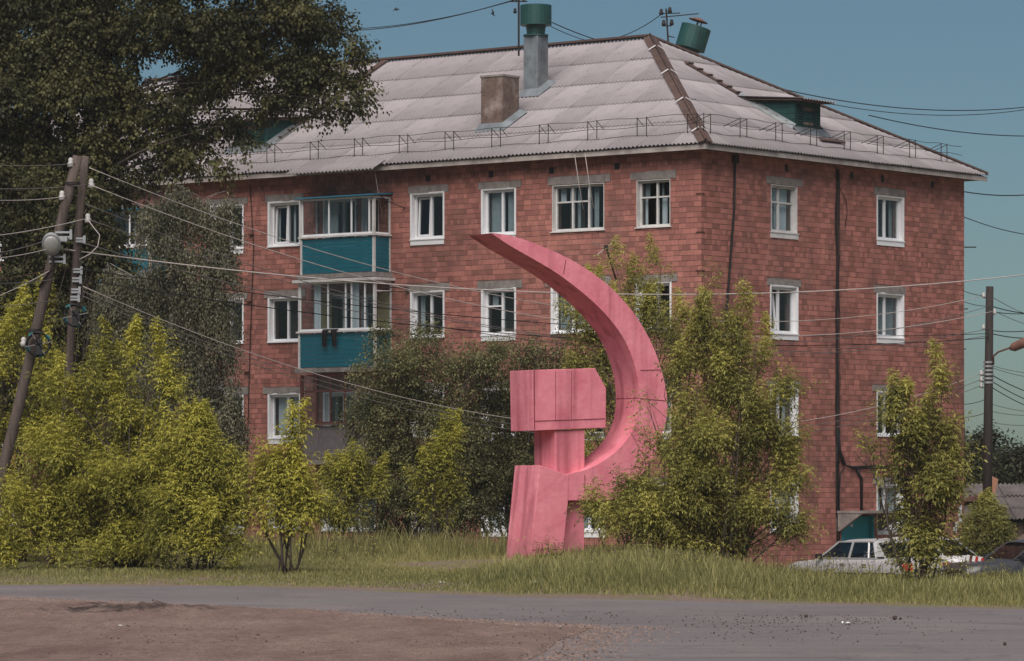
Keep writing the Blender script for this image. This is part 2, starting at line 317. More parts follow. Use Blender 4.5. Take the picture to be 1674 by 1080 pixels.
def dirt_mat():
    m = bpy.data.materials.new('dirt'); m.use_nodes = True; t = m.node_tree; b = t.nodes['Principled BSDF']; N = t.nodes.new; L = t.links.new
    tc = N('ShaderNodeTexCoord'); at_ = N('ShaderNodeAttribute'); at_.attribute_name = 'tone'
    def nz(s, d, v=None):
        n = N('ShaderNodeTexNoise'); n.inputs['Scale'].default_value = s; n.inputs['Detail'].default_value = d; n.inputs['Roughness'].default_value = .7; L(v if v else tc.outputs['Object'], n.inputs['Vector']); return n.outputs[0]
    def ramp(i, p0, c0, p1, c1):
        r = N('ShaderNodeValToRGB'); e = r.color_ramp.elements; e[0].position = p0; e[0].color = (*c0, 1); e[1].position = p1; e[1].color = (*c1, 1); L(i, r.inputs[0]); return r.outputs[0]
    def mul(a, c):
        x = N('ShaderNodeMix'); x.data_type = 'RGBA'; x.blend_type = 'MULTIPLY'; x.inputs[0].default_value = 1; L(a, x.inputs[6]); L(c, x.inputs[7]); return x.outputs[2]
    mp = N('ShaderNodeMapping'); mp.inputs['Scale'].default_value = (.8, .25, 1); L(tc.outputs['Object'], mp.inputs[0])
    base = ramp(nz(.9, 8, mp.outputs[0]), .35, (.175, .116, .096), .68, (.29, .205, .170))
    ad = N('ShaderNodeMath'); ad.operation = 'MULTIPLY_ADD'; L(nz(2.2, 6), ad.inputs[0]); ad.inputs[1].default_value = 1.2; ad.inputs[2].default_value = -.6
    a2 = N('ShaderNodeMath'); a2.use_clamp = True; L(ad.outputs[0], a2.inputs[0]); L(at_.outputs['Fac'], a2.inputs[1])
    sm = N('ShaderNodeMapRange'); sm.inputs[1].default_value = .35; sm.inputs[2].default_value = .6; L(a2.outputs[0], sm.inputs[0])
    mx = N('ShaderNodeMix'); mx.data_type = 'RGBA'; L(sm.outputs[0], mx.inputs[0]); L(base, mx.inputs[6]); mx.inputs[7].default_value = (.062, .046, .041, 1)
    c = mul(mx.outputs[2], ramp(nz(9, 5), .32, (.72,) * 3, .7, (1.22,) * 3)); c = mul(c, ramp(nz(38, 3), .34, (.6,) * 3, .66, (1.35,) * 3))
    L(c, b.inputs['Base Color']); b.inputs['Roughness'].default_value = .95; b.inputs['Specular IOR Level'].default_value = .15
    bp = N('ShaderNodeBump'); bp.inputs['Strength'].default_value = .9; bp.inputs['Distance'].default_value = .04; L(nz(16, 6), bp.inputs['Height']); L(bp.outputs[0], b.inputs['Normal'])
    M['dirt'] = m
dirt_mat()
gx = np.concatenate([[-3000, -600, -200, -80, -45], np.linspace(-30, 30, 151), [45, 80, 200, 600, 3000]])
gy = np.concatenate([[-300, -60, 0, 15], np.linspace(28, 135, 215), [170, 300, 800, 4000]])
sheet('ground', gx, gy, zfun, 'verge_soil')
ax = np.concatenate([np.linspace(-60, -14, 24), np.linspace(-13.5, 16, 296), np.linspace(17, 60, 44)])
tt = np.linspace(0, 1, 90)[:, None]
yfar = Yr(ax) + .10 * vnoise(ax, ax * 0, 2.3, 5) + .05 * vnoise(ax, ax * 0, 9, 6)
sheet('road', ax, 4 + (yfar - 4)[None, :] * tt, lambda X, Y: X * 0 + .006, 'asphalt')
NX = [-60, -8.08, -5.37, -2.9, .02, .98]; NY = [64, 62.8, 59.4, 55.8, 50.7, 49.6]
dx = np.concatenate([np.linspace(-60, -10, 40), np.linspace(-9.9, .98, 180)])
yhi = np.interp(dx, NX, NY) + (.14 * vnoise(dx, dx * 0, 2.1, 8) + .08 * vnoise(dx, dx * 0, 7, 9)) * np.clip((.98 - dx) * 3, 0, 1)
ylo = np.interp(dx, [-60, -3, .14, .98], [4, 5, 40.2, 49.4]) + np.clip((dx + 1.5), 0, 1) * np.clip((.98 - dx) * 4, 0, 1) * (1.3 * vnoise(dx, dx * 0, 5, 31) + .7 * vnoise(dx, dx * 0, 17, 32))
vv = np.linspace(0, 1, 160)[:, None]; dY = ylo[None, :] + (yhi - ylo)[None, :] * vv
edge = np.minimum(smooth((yhi[None, :] - dY) / .8), smooth((dY - ylo[None, :]) / 1.0)) * np.clip((.98 - dx) * 1.2, 0, 1)[None, :]
def heap_of(X, Y): return np.exp(-((Y - 54.6 - .35 * (X + 5)) / 1.5) ** 2) * np.exp(-((X + 5.2) / 1.7) ** 2) + .75 * np.exp(-((Y - 56.9) / .7) ** 2) * np.exp(-((X + 6.0) / 1.0) ** 2) + .6 * np.exp(-((Y - 51.5) / .8) ** 2) * np.exp(-((X + 2.3) / .8) ** 2)
def zdirt(X, Y):
    b = .035 + .022 * vnoise(X, Y, 1.4, 11) + .014 * vnoise(X, Y, 5, 12) + .010 * vnoise(X, Y, 11, 14)
    return .012 + edge * np.maximum(b + .13 * heap_of(X, Y) * (.8 + .8 * vnoise(X, Y, 4.5, 13)), .0)
sheet('dirt_lot', dx, dY, zdirt, 'dirt', tonef=lambda X, Y: .62 * heap_of(X, Y))

# ------------------------------------------------------------------ apartment building
C0 = Vector((5.16, 108.5, 0)); UL = Vector((-.782, .623, 0)).normalized(); UR = Vector((.623, .782, 0)).normalized()
NL = Vector((-UL.y, UL.x, 0)); NL = NL if NL.y < 0 else -NL
NR = Vector((UR.y, -UR.x, 0))
LL = 34.0; LR = 13.43; ZB = -1.1; ZT = 11.1
def WL(s, o, z): p = C0 + UL * s + NL * o; return Vector((p.x, p.y, z))
def WR(s, o, z): p = C0 + UR * s + NR * o; return Vector((p.x, p.y, z))
def pxL(x, o=0.0):        # column of the photograph -> s along the long wall (at offset o)
    t = (x - CX) / F; P = C0 + NL * o
    return (P.x - t * P.y) / (t * UL.y - UL.x)
def pxR(x, o=0.0):
    t = (x - CX) / F; P = C0 + NR * o
    return (P.x - t * P.y) / (t * UR.y - UR.x)
bld = thing('apartment_building', (C0.x, C0.y, -.95), 'four-storey red block apartment house with grey corrugated hip roof', 'building')

FT = [1.92, 4.62, 7.48, 10.32]                           # window heads, floors one to four
wins = []                                                 # wall, s0, s1, z0, z1, style
def wl(x0, x1, fl, style, h=1.30, dz=0): 
    s1 = pxL(x0); s0 = pxL(x1); wins.append(('L', s0, s1, FT[fl] - h + dz, FT[fl] + dz, style))
def wr(x0, x1, fl, style, h=1.30, dz=0): wins.append(('R', pxR(x0), pxR(x1), FT[fl] - h + dz, FT[fl] + dz, style))
for fl, st in zip((3, 2, 1, 0), ('pvc', 'pvc', 'pvc', 'pvc')):
    wl(345, 397, fl, st)
    wl(440, 490, fl, ('tilt', 'pvc', 'curt', 'pvc')[3 - fl])
    wl(673, 725, fl, ('tilt', 'pvc', 'pvc', 'pvc')[3 - fl], 1.31)
    wl(789, 842, fl, ('grey', 'vent', 'pvc', 'curt')[3 - fl])
    wl(903, 988, fl, ('old3', 'grey3', 'old3', 'grey3')[3 - fl])
    wl(1041, 1096, fl, ('old2', 'pvc', 'grey', 'pvc')[3 - fl])
    wr(1260, 1303, fl, ('oldd', 'tiltr', 'grey', 'curt')[3 - fl], 1.32)
    wr(1434, 1476, fl, ('greyr', 'greyr', 'dark', 'curt')[3 - fl], 1.27)
    for sx in (23.6, 26.2, 29.0): wins.append(('L', sx, sx + 1.2, FT[fl] - 1.3, FT[fl], 'pvc'))
wl(528, 613, 0, 'grey3', 1.33)
for fl in (3, 2, 1):                                     # balcony doors and windows
    wins.append(('L', 11.55, 12.2, FT[fl] - 2.12, FT[fl], 'door')); wins.append(('L', 12.45, 13.65, FT[fl] - 1.3, FT[fl], 'pvc'))
    wins.append(('L', 20.5, 21.15, FT[fl] - 2.12, FT[fl], 'door')); wins.append(('L', 21.35, 22.4, FT[fl] - 1.3, FT[fl], 'pvc'))
door_op = ('R', pxR(1372, 0) + .15, pxR(1424, 0) + .1, ZB, 1.05)

def wall_core(wall, L, fr):
    ops = [w_[1:5] for w_ in wins if w_[0] == wall] + ([door_op[1:5]] if wall == 'R' else [])
    ss = sorted(set([0, L] + [round(v, 4) for o in ops for v in o[:2]])); zs = sorted(set([ZB, ZT] + [round(v, 4) for o in ops for v in o[2:4]]))
    mb = MB()
    for a, b in zip(ss, ss[1:]):
        for c, d in zip(zs, zs[1:]):
            m_, n_ = (a + b) / 2, (c + d) / 2
            if any(o[0] < m_ < o[1] and o[2] < n_ < o[3] for o in ops): continue
            mb.add([fr(a, 0, c), fr(b, 0, c), fr(b, 0, d), fr(a, 0, d)], [(0, 1, 2, 3)])
    for o in ops:                                         # jambs through the wall
        a, b, c, d = o; k = -.42
        mb.add([fr(a, 0, c), fr(a, k, c), fr(a, k, d), fr(a, 0, d), fr(b, 0, c), fr(b, k, c), fr(b, k, d), fr(b, 0, d)],
               [(0, 1, 2, 3), (4, 5, 6, 7), (0, 4, 5, 1), (3, 2, 6, 7)])
    return mb.build('wall', 'mortar', bld)
wall_core('L', LL, WL); wall_core('R', LR, WR)
mb = MB(); A = WL(LL, 0, 0); B_ = WL(LL, -LR, 0); Cc = WR(LR, 0, 0)
mb.add([(A.x, A.y, ZB), (B_.x, B_.y, ZB), (B_.x, B_.y, ZT), (A.x, A.y, ZT), (Cc.x, Cc.y, ZB), (Cc.x, Cc.y, ZT)], [(0, 1, 2, 3), (1, 4, 5, 2)])
mb.build('rear_wall', 'mortar', bld)
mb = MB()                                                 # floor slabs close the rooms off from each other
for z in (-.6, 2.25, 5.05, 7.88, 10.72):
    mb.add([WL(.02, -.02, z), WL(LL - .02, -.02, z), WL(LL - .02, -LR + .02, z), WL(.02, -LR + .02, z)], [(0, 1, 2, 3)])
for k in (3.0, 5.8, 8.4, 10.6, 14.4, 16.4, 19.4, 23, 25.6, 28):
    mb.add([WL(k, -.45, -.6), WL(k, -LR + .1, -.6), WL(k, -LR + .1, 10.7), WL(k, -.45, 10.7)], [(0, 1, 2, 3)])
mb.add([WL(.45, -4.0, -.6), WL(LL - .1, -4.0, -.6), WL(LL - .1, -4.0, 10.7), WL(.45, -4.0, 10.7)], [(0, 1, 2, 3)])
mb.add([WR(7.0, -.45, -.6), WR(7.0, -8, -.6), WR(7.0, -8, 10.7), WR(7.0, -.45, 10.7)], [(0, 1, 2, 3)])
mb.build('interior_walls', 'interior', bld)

# ---- lintels
lint = []
for i, (wl_, s0, s1, z0, z1, st) in enumerate(wins):
    if st == 'door': continue
    e = random.uniform(.17, .27); hh = random.uniform(.19, .235)
    if wl_ == 'L' and 11.3 < s0 < 13.9 and z1 > 3: continue
    lint.append((wl_, s0 - e, s1 + e * random.uniform(.6, 1.1), z1 + .012, z1 + .012 + hh))
for wl_, a, b, c, d in lint:
    fr = WL if wl_ == 'L' else WR; mb = MB(); n = 7
    jit = [random.uniform(-.012, .012) for _ in range(n + 1)]; vs_ = []; fs = []
    for k in range(n + 1):
        s = a + (b - a) * k / n; q = random.uniform(.018, .03)
        vs_ += [fr(s, -.02, c), fr(s, q, c + abs(jit[k]) * .6), fr(s, q, d + jit[k]), fr(s, -.02, d + jit[k])]
    for k in range(n):
        p = 4 * k; fs += [(p, p + 4, p + 5, p + 1), (p + 1, p + 5, p + 6, p + 2), (p + 2, p + 6, p + 7, p + 3)]
    fs += [(0, 1, 2, 3), (4 * n, 4 * n + 3, 4 * n + 2, 4 * n + 1)]
    mb.add(vs_, fs); mb.build('lintel', 'concrete', bld)

# ---- bricks: ceramic blocks in courses, the nearest 300 as single parts, the rest joined
HC = .1475
def brick_list(wall, L):
    r = random.Random(3 if wall == 'L' else 4); out = []
    ops = [(w_[1] , w_[2] , w_[3] , w_[4] ) for w_ in wins if w_[0] == wall] + [(l[1] - .005, l[2] + .005, l[3] - .005, l[4] + .012) for l in lint if l[0] == wall]
    if wall == 'R': ops.append(door_op[1:5])
    z = ZB; i = 0
    while z < ZT - .05:
        z1 = min(z + HC - .011, ZT); mode = r.choice(['s', 's', 'm', 'm', 'm', 'h'])
        s = -.012 if wall == 'L' else .004
        if r.random() < .5: s_first = .13
        else: s_first = .255
        first = True
        while s < L:
            ln = s_first if first else {'s': .255, 'h': .128, 'm': r.choice([.255, .255, .128, .19])}[mode]
            first = False; ln *= r.uniform(.94, 1.06); e = min(s + ln - .010, L); segs = [(s, e, z, z1)]
            for o in ops:
                if o[2] < z1 - .01 and o[3] > z + .01:
                    ns = []
                    for a, b, c, d in segs:
                        if b <= o[0] or a >= o[1]: ns.append((a, b, c, d)); continue
                        if a < o[0] - .03: ns.append((a, o[0], c, d))
                        if b > o[1] + .03: ns.append((o[1], b, c, d))
                        a2, b2 = max(a, o[0] + .002), min(b, o[1] - .002)
                        if b2 - a2 > .03 and o[3] < d - .025: ns.append((a2, b2, max(c, o[3] + .003), d))     # courses cut at heads and sills
                        if b2 - a2 > .03 and o[2] > c + .025: ns.append((a2, b2, c, min(d, o[2] - .003)))
                    segs = ns
            for a, b, c, d in segs: out.append((a, b, c + r.uniform(-.002, .002), d + r.uniform(-.002, .002), .006 + abs(r.gauss(0, .003))))
            s += ln
        z += HC; i += 1
    return out
stuffV = []; singles = []
for wall, L, fr in (('L', LL, WL), ('R', LR, WR)):
    bl = brick_list(wall, L)
    bl.sort(key=lambda q: math.hypot(q[0] - 0.6, (q[2] - 9.2) * 1.0) if q[2] > 6.2 else 99 + q[0])
    singles += [(wall, q) for q in bl[:150]]
    arr = np.array(bl[150:]); c = np.array([C0.x, C0.y]); u = np.array((UL if wall == 'L' else UR)[:2]); n = np.array((NL if wall == 'L' else NR)[:2])
    def P(s, o, z): return np.concatenate([c + s[:, None] * u + o[:, None] * n, z[:, None]], 1)
    a, b, z0, z1, o = arr.T; ch = .004
    zero = np.zeros_like(a)
    stuffV.append(np.stack([P(a, zero, z0), P(b, zero, z0), P(b, zero, z1), P(a, zero, z1), P(a + ch, o, z0 + ch), P(b - ch, o, z0 + ch), P(b - ch, o, z1 - ch), P(a + ch, o, z1 - ch)], 1))
SV = np.concatenate(stuffV).reshape(-1, 3); nb = len(SV) // 8
bf = np.array([[4, 5, 6, 7], [0, 1, 5, 4], [1, 2, 6, 5], [2, 3, 7, 6], [3, 0, 4, 7]])
o = np_mesh('brick_courses', SV, (np.arange(nb)[:, None, None] * 8 + bf[None]).reshape(-1, 4), 'brick', bld); o['kind'] = 'stuff'
cache = {}
for wall, (a, b, z0, z1, o_) in singles:
    key = (wall, round((b - a) / .03))
    if key not in cache:
        ln = b - a; hh = z1 - z0; ch = .004; me = bpy.data.meshes.new('brick')
        me.from_pydata([(0, 0, 0), (ln, 0, 0), (ln, 0, hh), (0, 0, hh), (ch, .01, ch), (ln - ch, .01, ch), (ln - ch, .01, hh - ch), (ch, .01, hh - ch)], [], [tuple(f) for f in bf.tolist()])
        me.materials.append(M['brick']); cache[key] = (me, ln, hh)
    me, ln, hh = cache[key]
    ob = bpy.data.objects.new('brick', me); col.objects.link(ob); ob.parent = bld
    u, n = (UL, NL) if wall == 'L' else (UR, NR); p = C0 + u * a + n * (o_ - .009)
    R = Matrix(((u.x * (b - a) / ln, n.x, 0, p.x - bld.location.x), (u.y * (b - a) / ln, n.y, 0, p.y - bld.location.y), (0, 0, (z1 - z0) / hh, z0 - bld.location.z), (0, 0, 0, 1)))
    ob.matrix_basis = R

# ---- windows
def curtain(fr, a, b, z0, z1, o, m, par, waves=6, amp=.03):
    n = max(6, int((b - a) / .05)); vs_ = []; fs = []; ph = random.uniform(0, 6)
    for k in range(n + 1):
        s = a + (b - a) * k / n; d = o + amp * math.sin(ph + k / n * waves * 6.28) + amp * .4 * math.sin(ph * 2 + k / n * waves * 15)
        vs_ += [fr(s, d, z0), fr(s, d, z1)]
    for k in range(n): fs.append((2 * k, 2 * k + 2, 2 * k + 3, 2 * k + 1))
    MB().add(vs_, fs).build('curtain', m, par, True)
def sash(mb, fr, a, b, c, d, o0, o1, w_):
    mb.fbox(fr, a, a + w_, o0, o1, c, d); mb.fbox(fr, b - w_, b, o0, o1, c, d); mb.fbox(fr, a + w_, b - w_, o0, o1, c, c + w_); mb.fbox(fr, a + w_, b - w_, o0, o1, d - w_, d)
def window(wl_, s0, s1, z0, z1, st):
    fr = WL if wl_ == 'L' else WR; old = st.startswith('old'); fm = 'white_old' if old else 'white_pvc'
    o1 = -.12; o0 = -.19; g = .004; a, b, c, d = s0 + .022, s1 - .022, z0 + .022, z1 - .022
    mb = MB(); W = .05 if old else .062
    sash(mb, fr, a + g, b - g, c + g, d - g, o0, o1, W)
    n = 3 if st.endswith('3') else 2; ww = b - a; div = [a + ww * .46] if n == 2 else [a + ww * .34, a + ww * .66]
    if st == 'door': div = []
    if wl_ == 'R': div = [a + ww * .42]
    for q in div: mb.fbox(fr, q - W * .55, q + W * .55, o0 + .003, o1 + .006, c + W + g, d - W - g)
    eds = [a + W] + [v for q in div for v in (q - W * .55, q + W * .55)] + [b - W]
    tr_z = d - (d - c) * .36
    cells = []
    for k in range(len(eds) // 2):
        x0, x1 = eds[2 * k], eds[2 * k + 1]
        has_t = (old and not (n == 3 and k == 0)) or (st == 'vent' and k == len(eds) // 2 - 1) or st == 'door'
        if has_t:
            tz = tr_z if st != 'door' else c + .75
            mb.fbox(fr, x0, x1, o0 + .006, o1 + .004, tz - .022, tz + .022); cells += [(x0, x1, c + W, tz - .022), (x0, x1, tz + .022, d - W)]
        else: cells.append((x0, x1, c + W, d - W))
    f = mb.build('window', fm, bld)
    rv = MB()                                            # white lining of the opening
    q = -.118; e = .014
    for (p0, p1, r0, r1) in ((s0 + .001, s0 + .02, z0 + .02, z1 - .02), (s1 - .02, s1 - .001, z0 + .02, z1 - .02), (s0 + .001, s1 - .001, z1 - .02, z1 - .001), (s0 + .001, s1 - .001, z0 + .001, z0 + .02)):
        rv.fbox(fr, p0, p1, -.2, e, r0, r1)
    if not old and st != 'door':                         # pvc trim round the opening
        tw = .045
        rv.fbox(fr, s0 - tw, s0 + .0, .006, .022, z0, z1 + .0); rv.fbox(fr, s1, s1 + tw, .006, .022, z0, z1 + .0); rv.fbox(fr, s0 - tw, s1 + tw, .006, .0225, z1, z1 + .035)
    rv.build('reveal', 'white_old' if old else 'white_pvc', f)
    if st != 'door':
        sm = MB(); sm.fbox(fr, s0 - .05, s1 + .05, -.02, .055, z0 - .028, z0 - .002)
        if random.random() < .4: sm.fbox(fr, s0 - .03, s1 + .03, .0, .034, z0 - .17, z0 - .03)
        sm.build('sill', fm, f)
    for k, (x0, x1, y0, y1) in enumerate(cells):
        pm = MB(); tl = 0
        if st.startswith('tilt') and k == (1 if wl_ == 'L' else 0):
            x0 += .02; tl = .09 if wl_ == 'L' else .15
            sm = MB(); w2 = .045
            def frt(s, o, z, x0=x0, y0=y0, tl=tl): return fr(s + (z - y0) / 1.2 * (tl * .35), o - (z - y0) / 1.2 * tl, z)
            sash(sm, frt, x0, x1 - .05, y0 + .01, y1 - .02, o0 + .01, o1 - .005, w2); sm.build('sash', fm, f)
            pm.add([frt(x0 + w2, -.165, y0 + w2), frt(x1 - .05 - w2, -.165, y0 + w2), frt(x1 - .05 - w2, -.165, y1 - w2), frt(x0 + w2, -.165, y1 - w2)], [(0, 1, 2, 3)])
        else: pm.add([fr(x0, -.16, y0), fr(x1, -.16, y0), fr(x1, -.16, y1), fr(x0, -.16, y1)], [(0, 1, 2, 3)])
        pm.build('pane', 'glass', f)
        cs = None
        if st.startswith('grey') or (st in ('tiltr',) and k == 1): cs = 'curtain_grey' if k != 1 or random.random() < .6 else None
        if st in ('curt', 'oldd'): cs = 'curtain_white'
        if cs: curtain(fr, x0, x1, y0, y1, -.30, cs, f, max(2, int((x1 - x0) * 12)))
        elif st != 'dark':
            ln = random.uniform(.12, .4) * (x1 - x0)
            if random.random() < .75: curtain(fr, x0, x0 + ln, y0, y1, -.32, random.choice(['curtain_white', 'curtain_grey', 'curtain_dark']), f, 3)
            if random.random() < .5: curtain(fr, x1 - ln, x1, y0, y1, -.34, random.choice(['curtain_white', 'curtain_grey']), f, 3)
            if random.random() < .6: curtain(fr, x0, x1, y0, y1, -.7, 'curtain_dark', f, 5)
    return f
for w_ in wins: window(*w_)

# ---- entrance in the gable wall
_, e0, e1, _, ez = door_op
f = MB().fbox(WR, e0 + .05, e1 - .05, -.16, -.10, ZB + .02, ez - .04).build('entrance_door', 'teal_door', bld)
MB().fbox(WR, e0 + .12, e1 - .12, -.10, -.085, ZB + 1.1, ez - .15).build('panel', 'teal_door', f)
m_ = MB(); p = [(e0 - .12, -.06), (e1 + .12, -.06)]
f = MB().fbox(WR, e0 - .35, e1 + .35, .012, .95, ez + .06, ez + .13).build('porch_canopy', 'concrete', bld)
for s in (e0 - .33, e1 + .23):
    MB().hexa([WR(s, .015, ez - .45), WR(s + .10, .015, ez - .45), WR(s + .10, .12, ez - .45), WR(s, .12, ez - .45), WR(s, .015, ez + .058), WR(s + .10, .015, ez + .058), WR(s + .10, .9, ez + .058), WR(s, .9, ez + .058)]).build('bracket', 'concrete', f)
for q in (e0, e1): MB().fbox(WR, q - .04, q + .04, -.2, .02, ZB + .02, ez).build('door_jamb', 'teal_door', bld)
MB().fbox(WR, e0 + .55, e0 + .63, -.085, -.06, ez - .34, ez - .26).build('bell_box', 'white_pvc', bld)

# ---- balconies
def balcony(s0, s1, z_bot, z_mid, z_top, style, pr=.75):
    fr = WL; par = bld
    slab = MB().fbox(fr, s0 - .08, s1 + .08, .012, pr + .06, z_bot - .15, z_bot - .02).build('balcony', 'concrete', bld)
    white = 'white_pvc' if style != 'wood' else 'wood_red'
    pt = .07; th = .03
    posts = []
    for s in (s0, s1 - pt):
        MB().fbox(fr, s, s + pt, pr - pt, pr + .004, z_bot - .02, z_top).build('post', 'white_old' if style != 'wood' else 'wood_red', slab)
    for s in (s0, s1 - .05): MB().fbox(fr, s, s + .05, .013, .06, z_bot, z_top).build('post', 'white_old' if style != 'wood' else 'wood_red', slab)
    m1 = 'teal_siding' if style != 'wood' else 'grey_siding'
    if style != 'wood':
        n = 8; h = (z_mid - z_bot - .02) / n
        for k in range(n):
            z0 = z_bot + k * h
            for (a, b, oo0, oo1, front) in ((s0 + pt + .002, s1 - pt - .002, pr - .035, pr - .008, True), (.06, pr - pt - .002, s0 + .01, s0 + .04, False)):
                mb = MB(); cc = ((0, 0), (1, 0), (1, 1), (0, 1))
                if front: mb.hexa([fr(a, oo0, z0), fr(b, oo0, z0), fr(b, oo1 - .018, z0 + .004), fr(a, oo1 - .018, z0 + .004), fr(a, oo0, z0 + h - .006), fr(b, oo0, z0 + h - .006), fr(b, oo1, z0 + h - .006), fr(a, oo1, z0 + h - .006)])
                else: mb.hexa([fr(oo0 + .018, a, z0 + .004), fr(oo1, a, z0), fr(oo1, b, z0), fr(oo0 + .018, b, z0 + .004), fr(oo0, a, z0 + h - .006), fr(oo1, a, z0 + h - .006), fr(oo1, b, z0 + h - .006), fr(oo0, b, z0 + h - .006)])
                mb.build('siding_board', m1, slab)
    else:
        n = 26; h = (s1 - s0 - 2 * pt) / n
        for k in range(n): MB().fbox(fr, s0 + pt + k * h + .003, s0 + pt + (k + 1) * h - .003, pr - .04, pr - .015 - random.uniform(0, .006), z_bot, z_mid - .02).build('board', m1, slab)
        for k in range(6): MB().fbox(fr, s0 + .01, s0 + .035, .06 + k * .105, .06 + k * .105 + .1, z_bot, z_mid - .02).build('board', m1, slab)
    mb = MB().fbox(fr, s0 - .05, s1 + .05, pr - .06, pr + .05, z_mid, z_mid + .05); mb.fbox(fr, s0 - .05, s0 + .05, .013, pr - .06, z_mid, z_mid + .05); mb.build('rail', 'white_old' if style != 'wood' else 'old_wood', slab)
    if style == 'wood':
        divs = [(s0 + pt) + (s1 - s0 - 2 * pt) * q for q in (0, .2, .4, .6, .8, 1)]; zt = z_top - .5
    else:
        divs = [(s0 + pt) + (s1 - s0 - 2 * pt) * q for q in ((0, .05, .30, .62, 1) if style == 'slide' else (0, .12, .30, .38, .62, 1))]; zt = None
    fm = 'white_pvc' if style != 'wood' else 'wood_red'
    zg0 = z_mid + .05; wd = .045
    mb = MB().fbox(fr, s0 + pt, s1 - pt, pr - .055, pr - .012, zg0, zg0 + .06); mb.fbox(fr, s0 + pt, s1 - pt, pr - .055, pr - .012, z_top - .05, z_top)
    for q in divs: mb.fbox(fr, q - wd / 2, q + wd / 2, pr - .05, pr - .009, zg0 + .06, z_top - .05)
    if zt: mb.fbox(fr, s0 + pt, s1 - pt, pr - .052, pr - .014, zt, zt + .05)
    mb.fbox(fr, s0 + .01, s0 + .045, .06, pr - pt, zg0, zg0 + .05); mb.fbox(fr, s0 + .01, s0 + .045, .06, pr - pt, z_top - .05, z_top)
    if style == 'open': mb.fbox(fr, s0 + .01, s0 + .045, .06, pr - pt, z_top - .32, z_top - .28)
    fo = mb.build('glazing_frame', fm, slab)
    for a, b in zip(divs, divs[1:]):
        if b - a < .2: continue
        MB().add([fr(a + wd / 2, pr - .03, zg0 + .06), fr(b - wd / 2, pr - .03, zg0 + .06), fr(b - wd / 2, pr - .03, z_top - .05), fr(a + wd / 2, pr - .03, z_top - .05)], [(0, 1, 2, 3)]).build('pane', 'glass', slab)
    MB().add([fr(s0 + .028, .06, zg0 + .05), fr(s0 + .028, pr - pt, zg0 + .05), fr(s0 + .028, pr - pt, z_top - .05), fr(s0 + .028, .06, z_top - .05)], [(0, 1, 2, 3)]).build('pane', 'glass', slab)
    if style == 'slide':
        curtain(fr, s1 - 1.05, s1 - .55, zg0 + .03, z_top - .06, .3, 'curtain_grey', slab, 3); 
        MB().hexa([fr(s0 - .1, .013, z_top + .08), fr(s1 + .1, .013, z_top + .08), fr(s1 + .1, pr + .14, z_top + .01), fr(s0 - .1, pr + .14, z_top + .01), fr(s0 - .1, .013, z_top + .12), fr(s1 + .1, .013, z_top + .12), fr(s1 + .1, pr + .14, z_top + .05), fr(s0 - .1, pr + .14, z_top + .05)]).build('balcony_roof', 'teal_roofing', slab)
    elif style == 'open':
        for a in (s1 - .75, s0 + .75): curtain(fr, a, a + .26, zg0 + .06, z_top - .06, pr - .14, 'curtain_white', slab, 4, .02)
        curtain(fr, s0 + .05, s0 + .5, zg0, z_top - .3, .04, 'curtain_yellow', slab, 4, .008); curtain(fr, s1 - .7, s1 - .2, zg0, z_top - .3, .04, 'curtain_yellow', slab, 4, .008)
        MB().fbox(fr, s0 - .14, s1 + .14, .013, pr + .12, z_top + .002, z_top + .085).build('balcony_roof', 'white_old', slab)
    return slab
balcony(11.09, 13.94, 8.10, 9.14, 10.28, 'slide')
balcony(11.05, 14.02, 5.36, 6.37, 7.84, 'open')
balcony(11.09, 13.94, 2.68, 3.66, 5.14, 'wood')
balcony(20.0, 22.85, 8.10, 9.14, 10.28, 'slide'); balcony(20.0, 22.85, 5.36, 6.37, 7.84, 'open'); balcony(20.0, 22.85, 2.68, 3.66, 5.14, 'wood')

# ---- roof
OV = .5; ZE = 11.19; TAN = .553; COS = 1 / math.sqrt(1 + TAN * TAN); SIN = TAN * COS
HALF = LR / 2 + OV; SL = HALF / COS
def slope_frame(u, n, origin):             # a along the eave, b up the slope, c off the surface
    up = (-n * COS + Vector((0, 0, SIN))); nn = (n * SIN + Vector((0, 0, COS)))
    return (lambda a, b, c: origin + u * a + up * b + nn * c), up, nn
EC = C0 + NL * OV + NR * OV; EC.z = ZE     # corner of the eaves
EL = C0 + NL * OV + NR * OV; EL.z = ZE
SFL, upL, nnL = slope_frame(UL, NL, EC)    # a runs from the corner leftwards
SFR, upR, nnR = slope_frame(UR, NR, EC)
LENL = LL + 2 * OV; LENR = LR + 2 * OV
def solve(x, y, n_, base=None): return on_plane(x, y, EC if base is None else base, n_)
def ab(p, u, up): d = p - EC; return d.dot(u), d.dot(up)
deck = MB()
R0 = SFL(HALF, SL, 0); R1 = SFL(LENL - HALF, SL, 0)
K = [SFL(0, 0, -.05), SFL(LENL, 0, -.05), EC + UL * LENL - NL * LENR + Vector((0, 0, -.05)), SFR(LENR, 0, -.05)]
R0d = R0 + Vector((0, 0, -.06)); R1d = R1 + Vector((0, 0, -.06))
deck.add(K + [R0d, R1d], [(0, 1, 5, 4), (1, 2, 5), (2, 3, 4, 5), (3, 0, 4)])
roof = deck.build('roof', 'slate_far', bld)
sof = MB(); K2 = [k + Vector((0, 0, -.09)) for k in K]; sof.add(K2, [(0, 1, 2, 3)]); sof.build('soffit', 'soffit', bld)
PITCH = .1413; SEG = 6; SW = PITCH * 8; ROWS = 5; RL = SL / ROWS
def wave(a): return .027 * math.cos(2 * math.pi * a / PITCH)
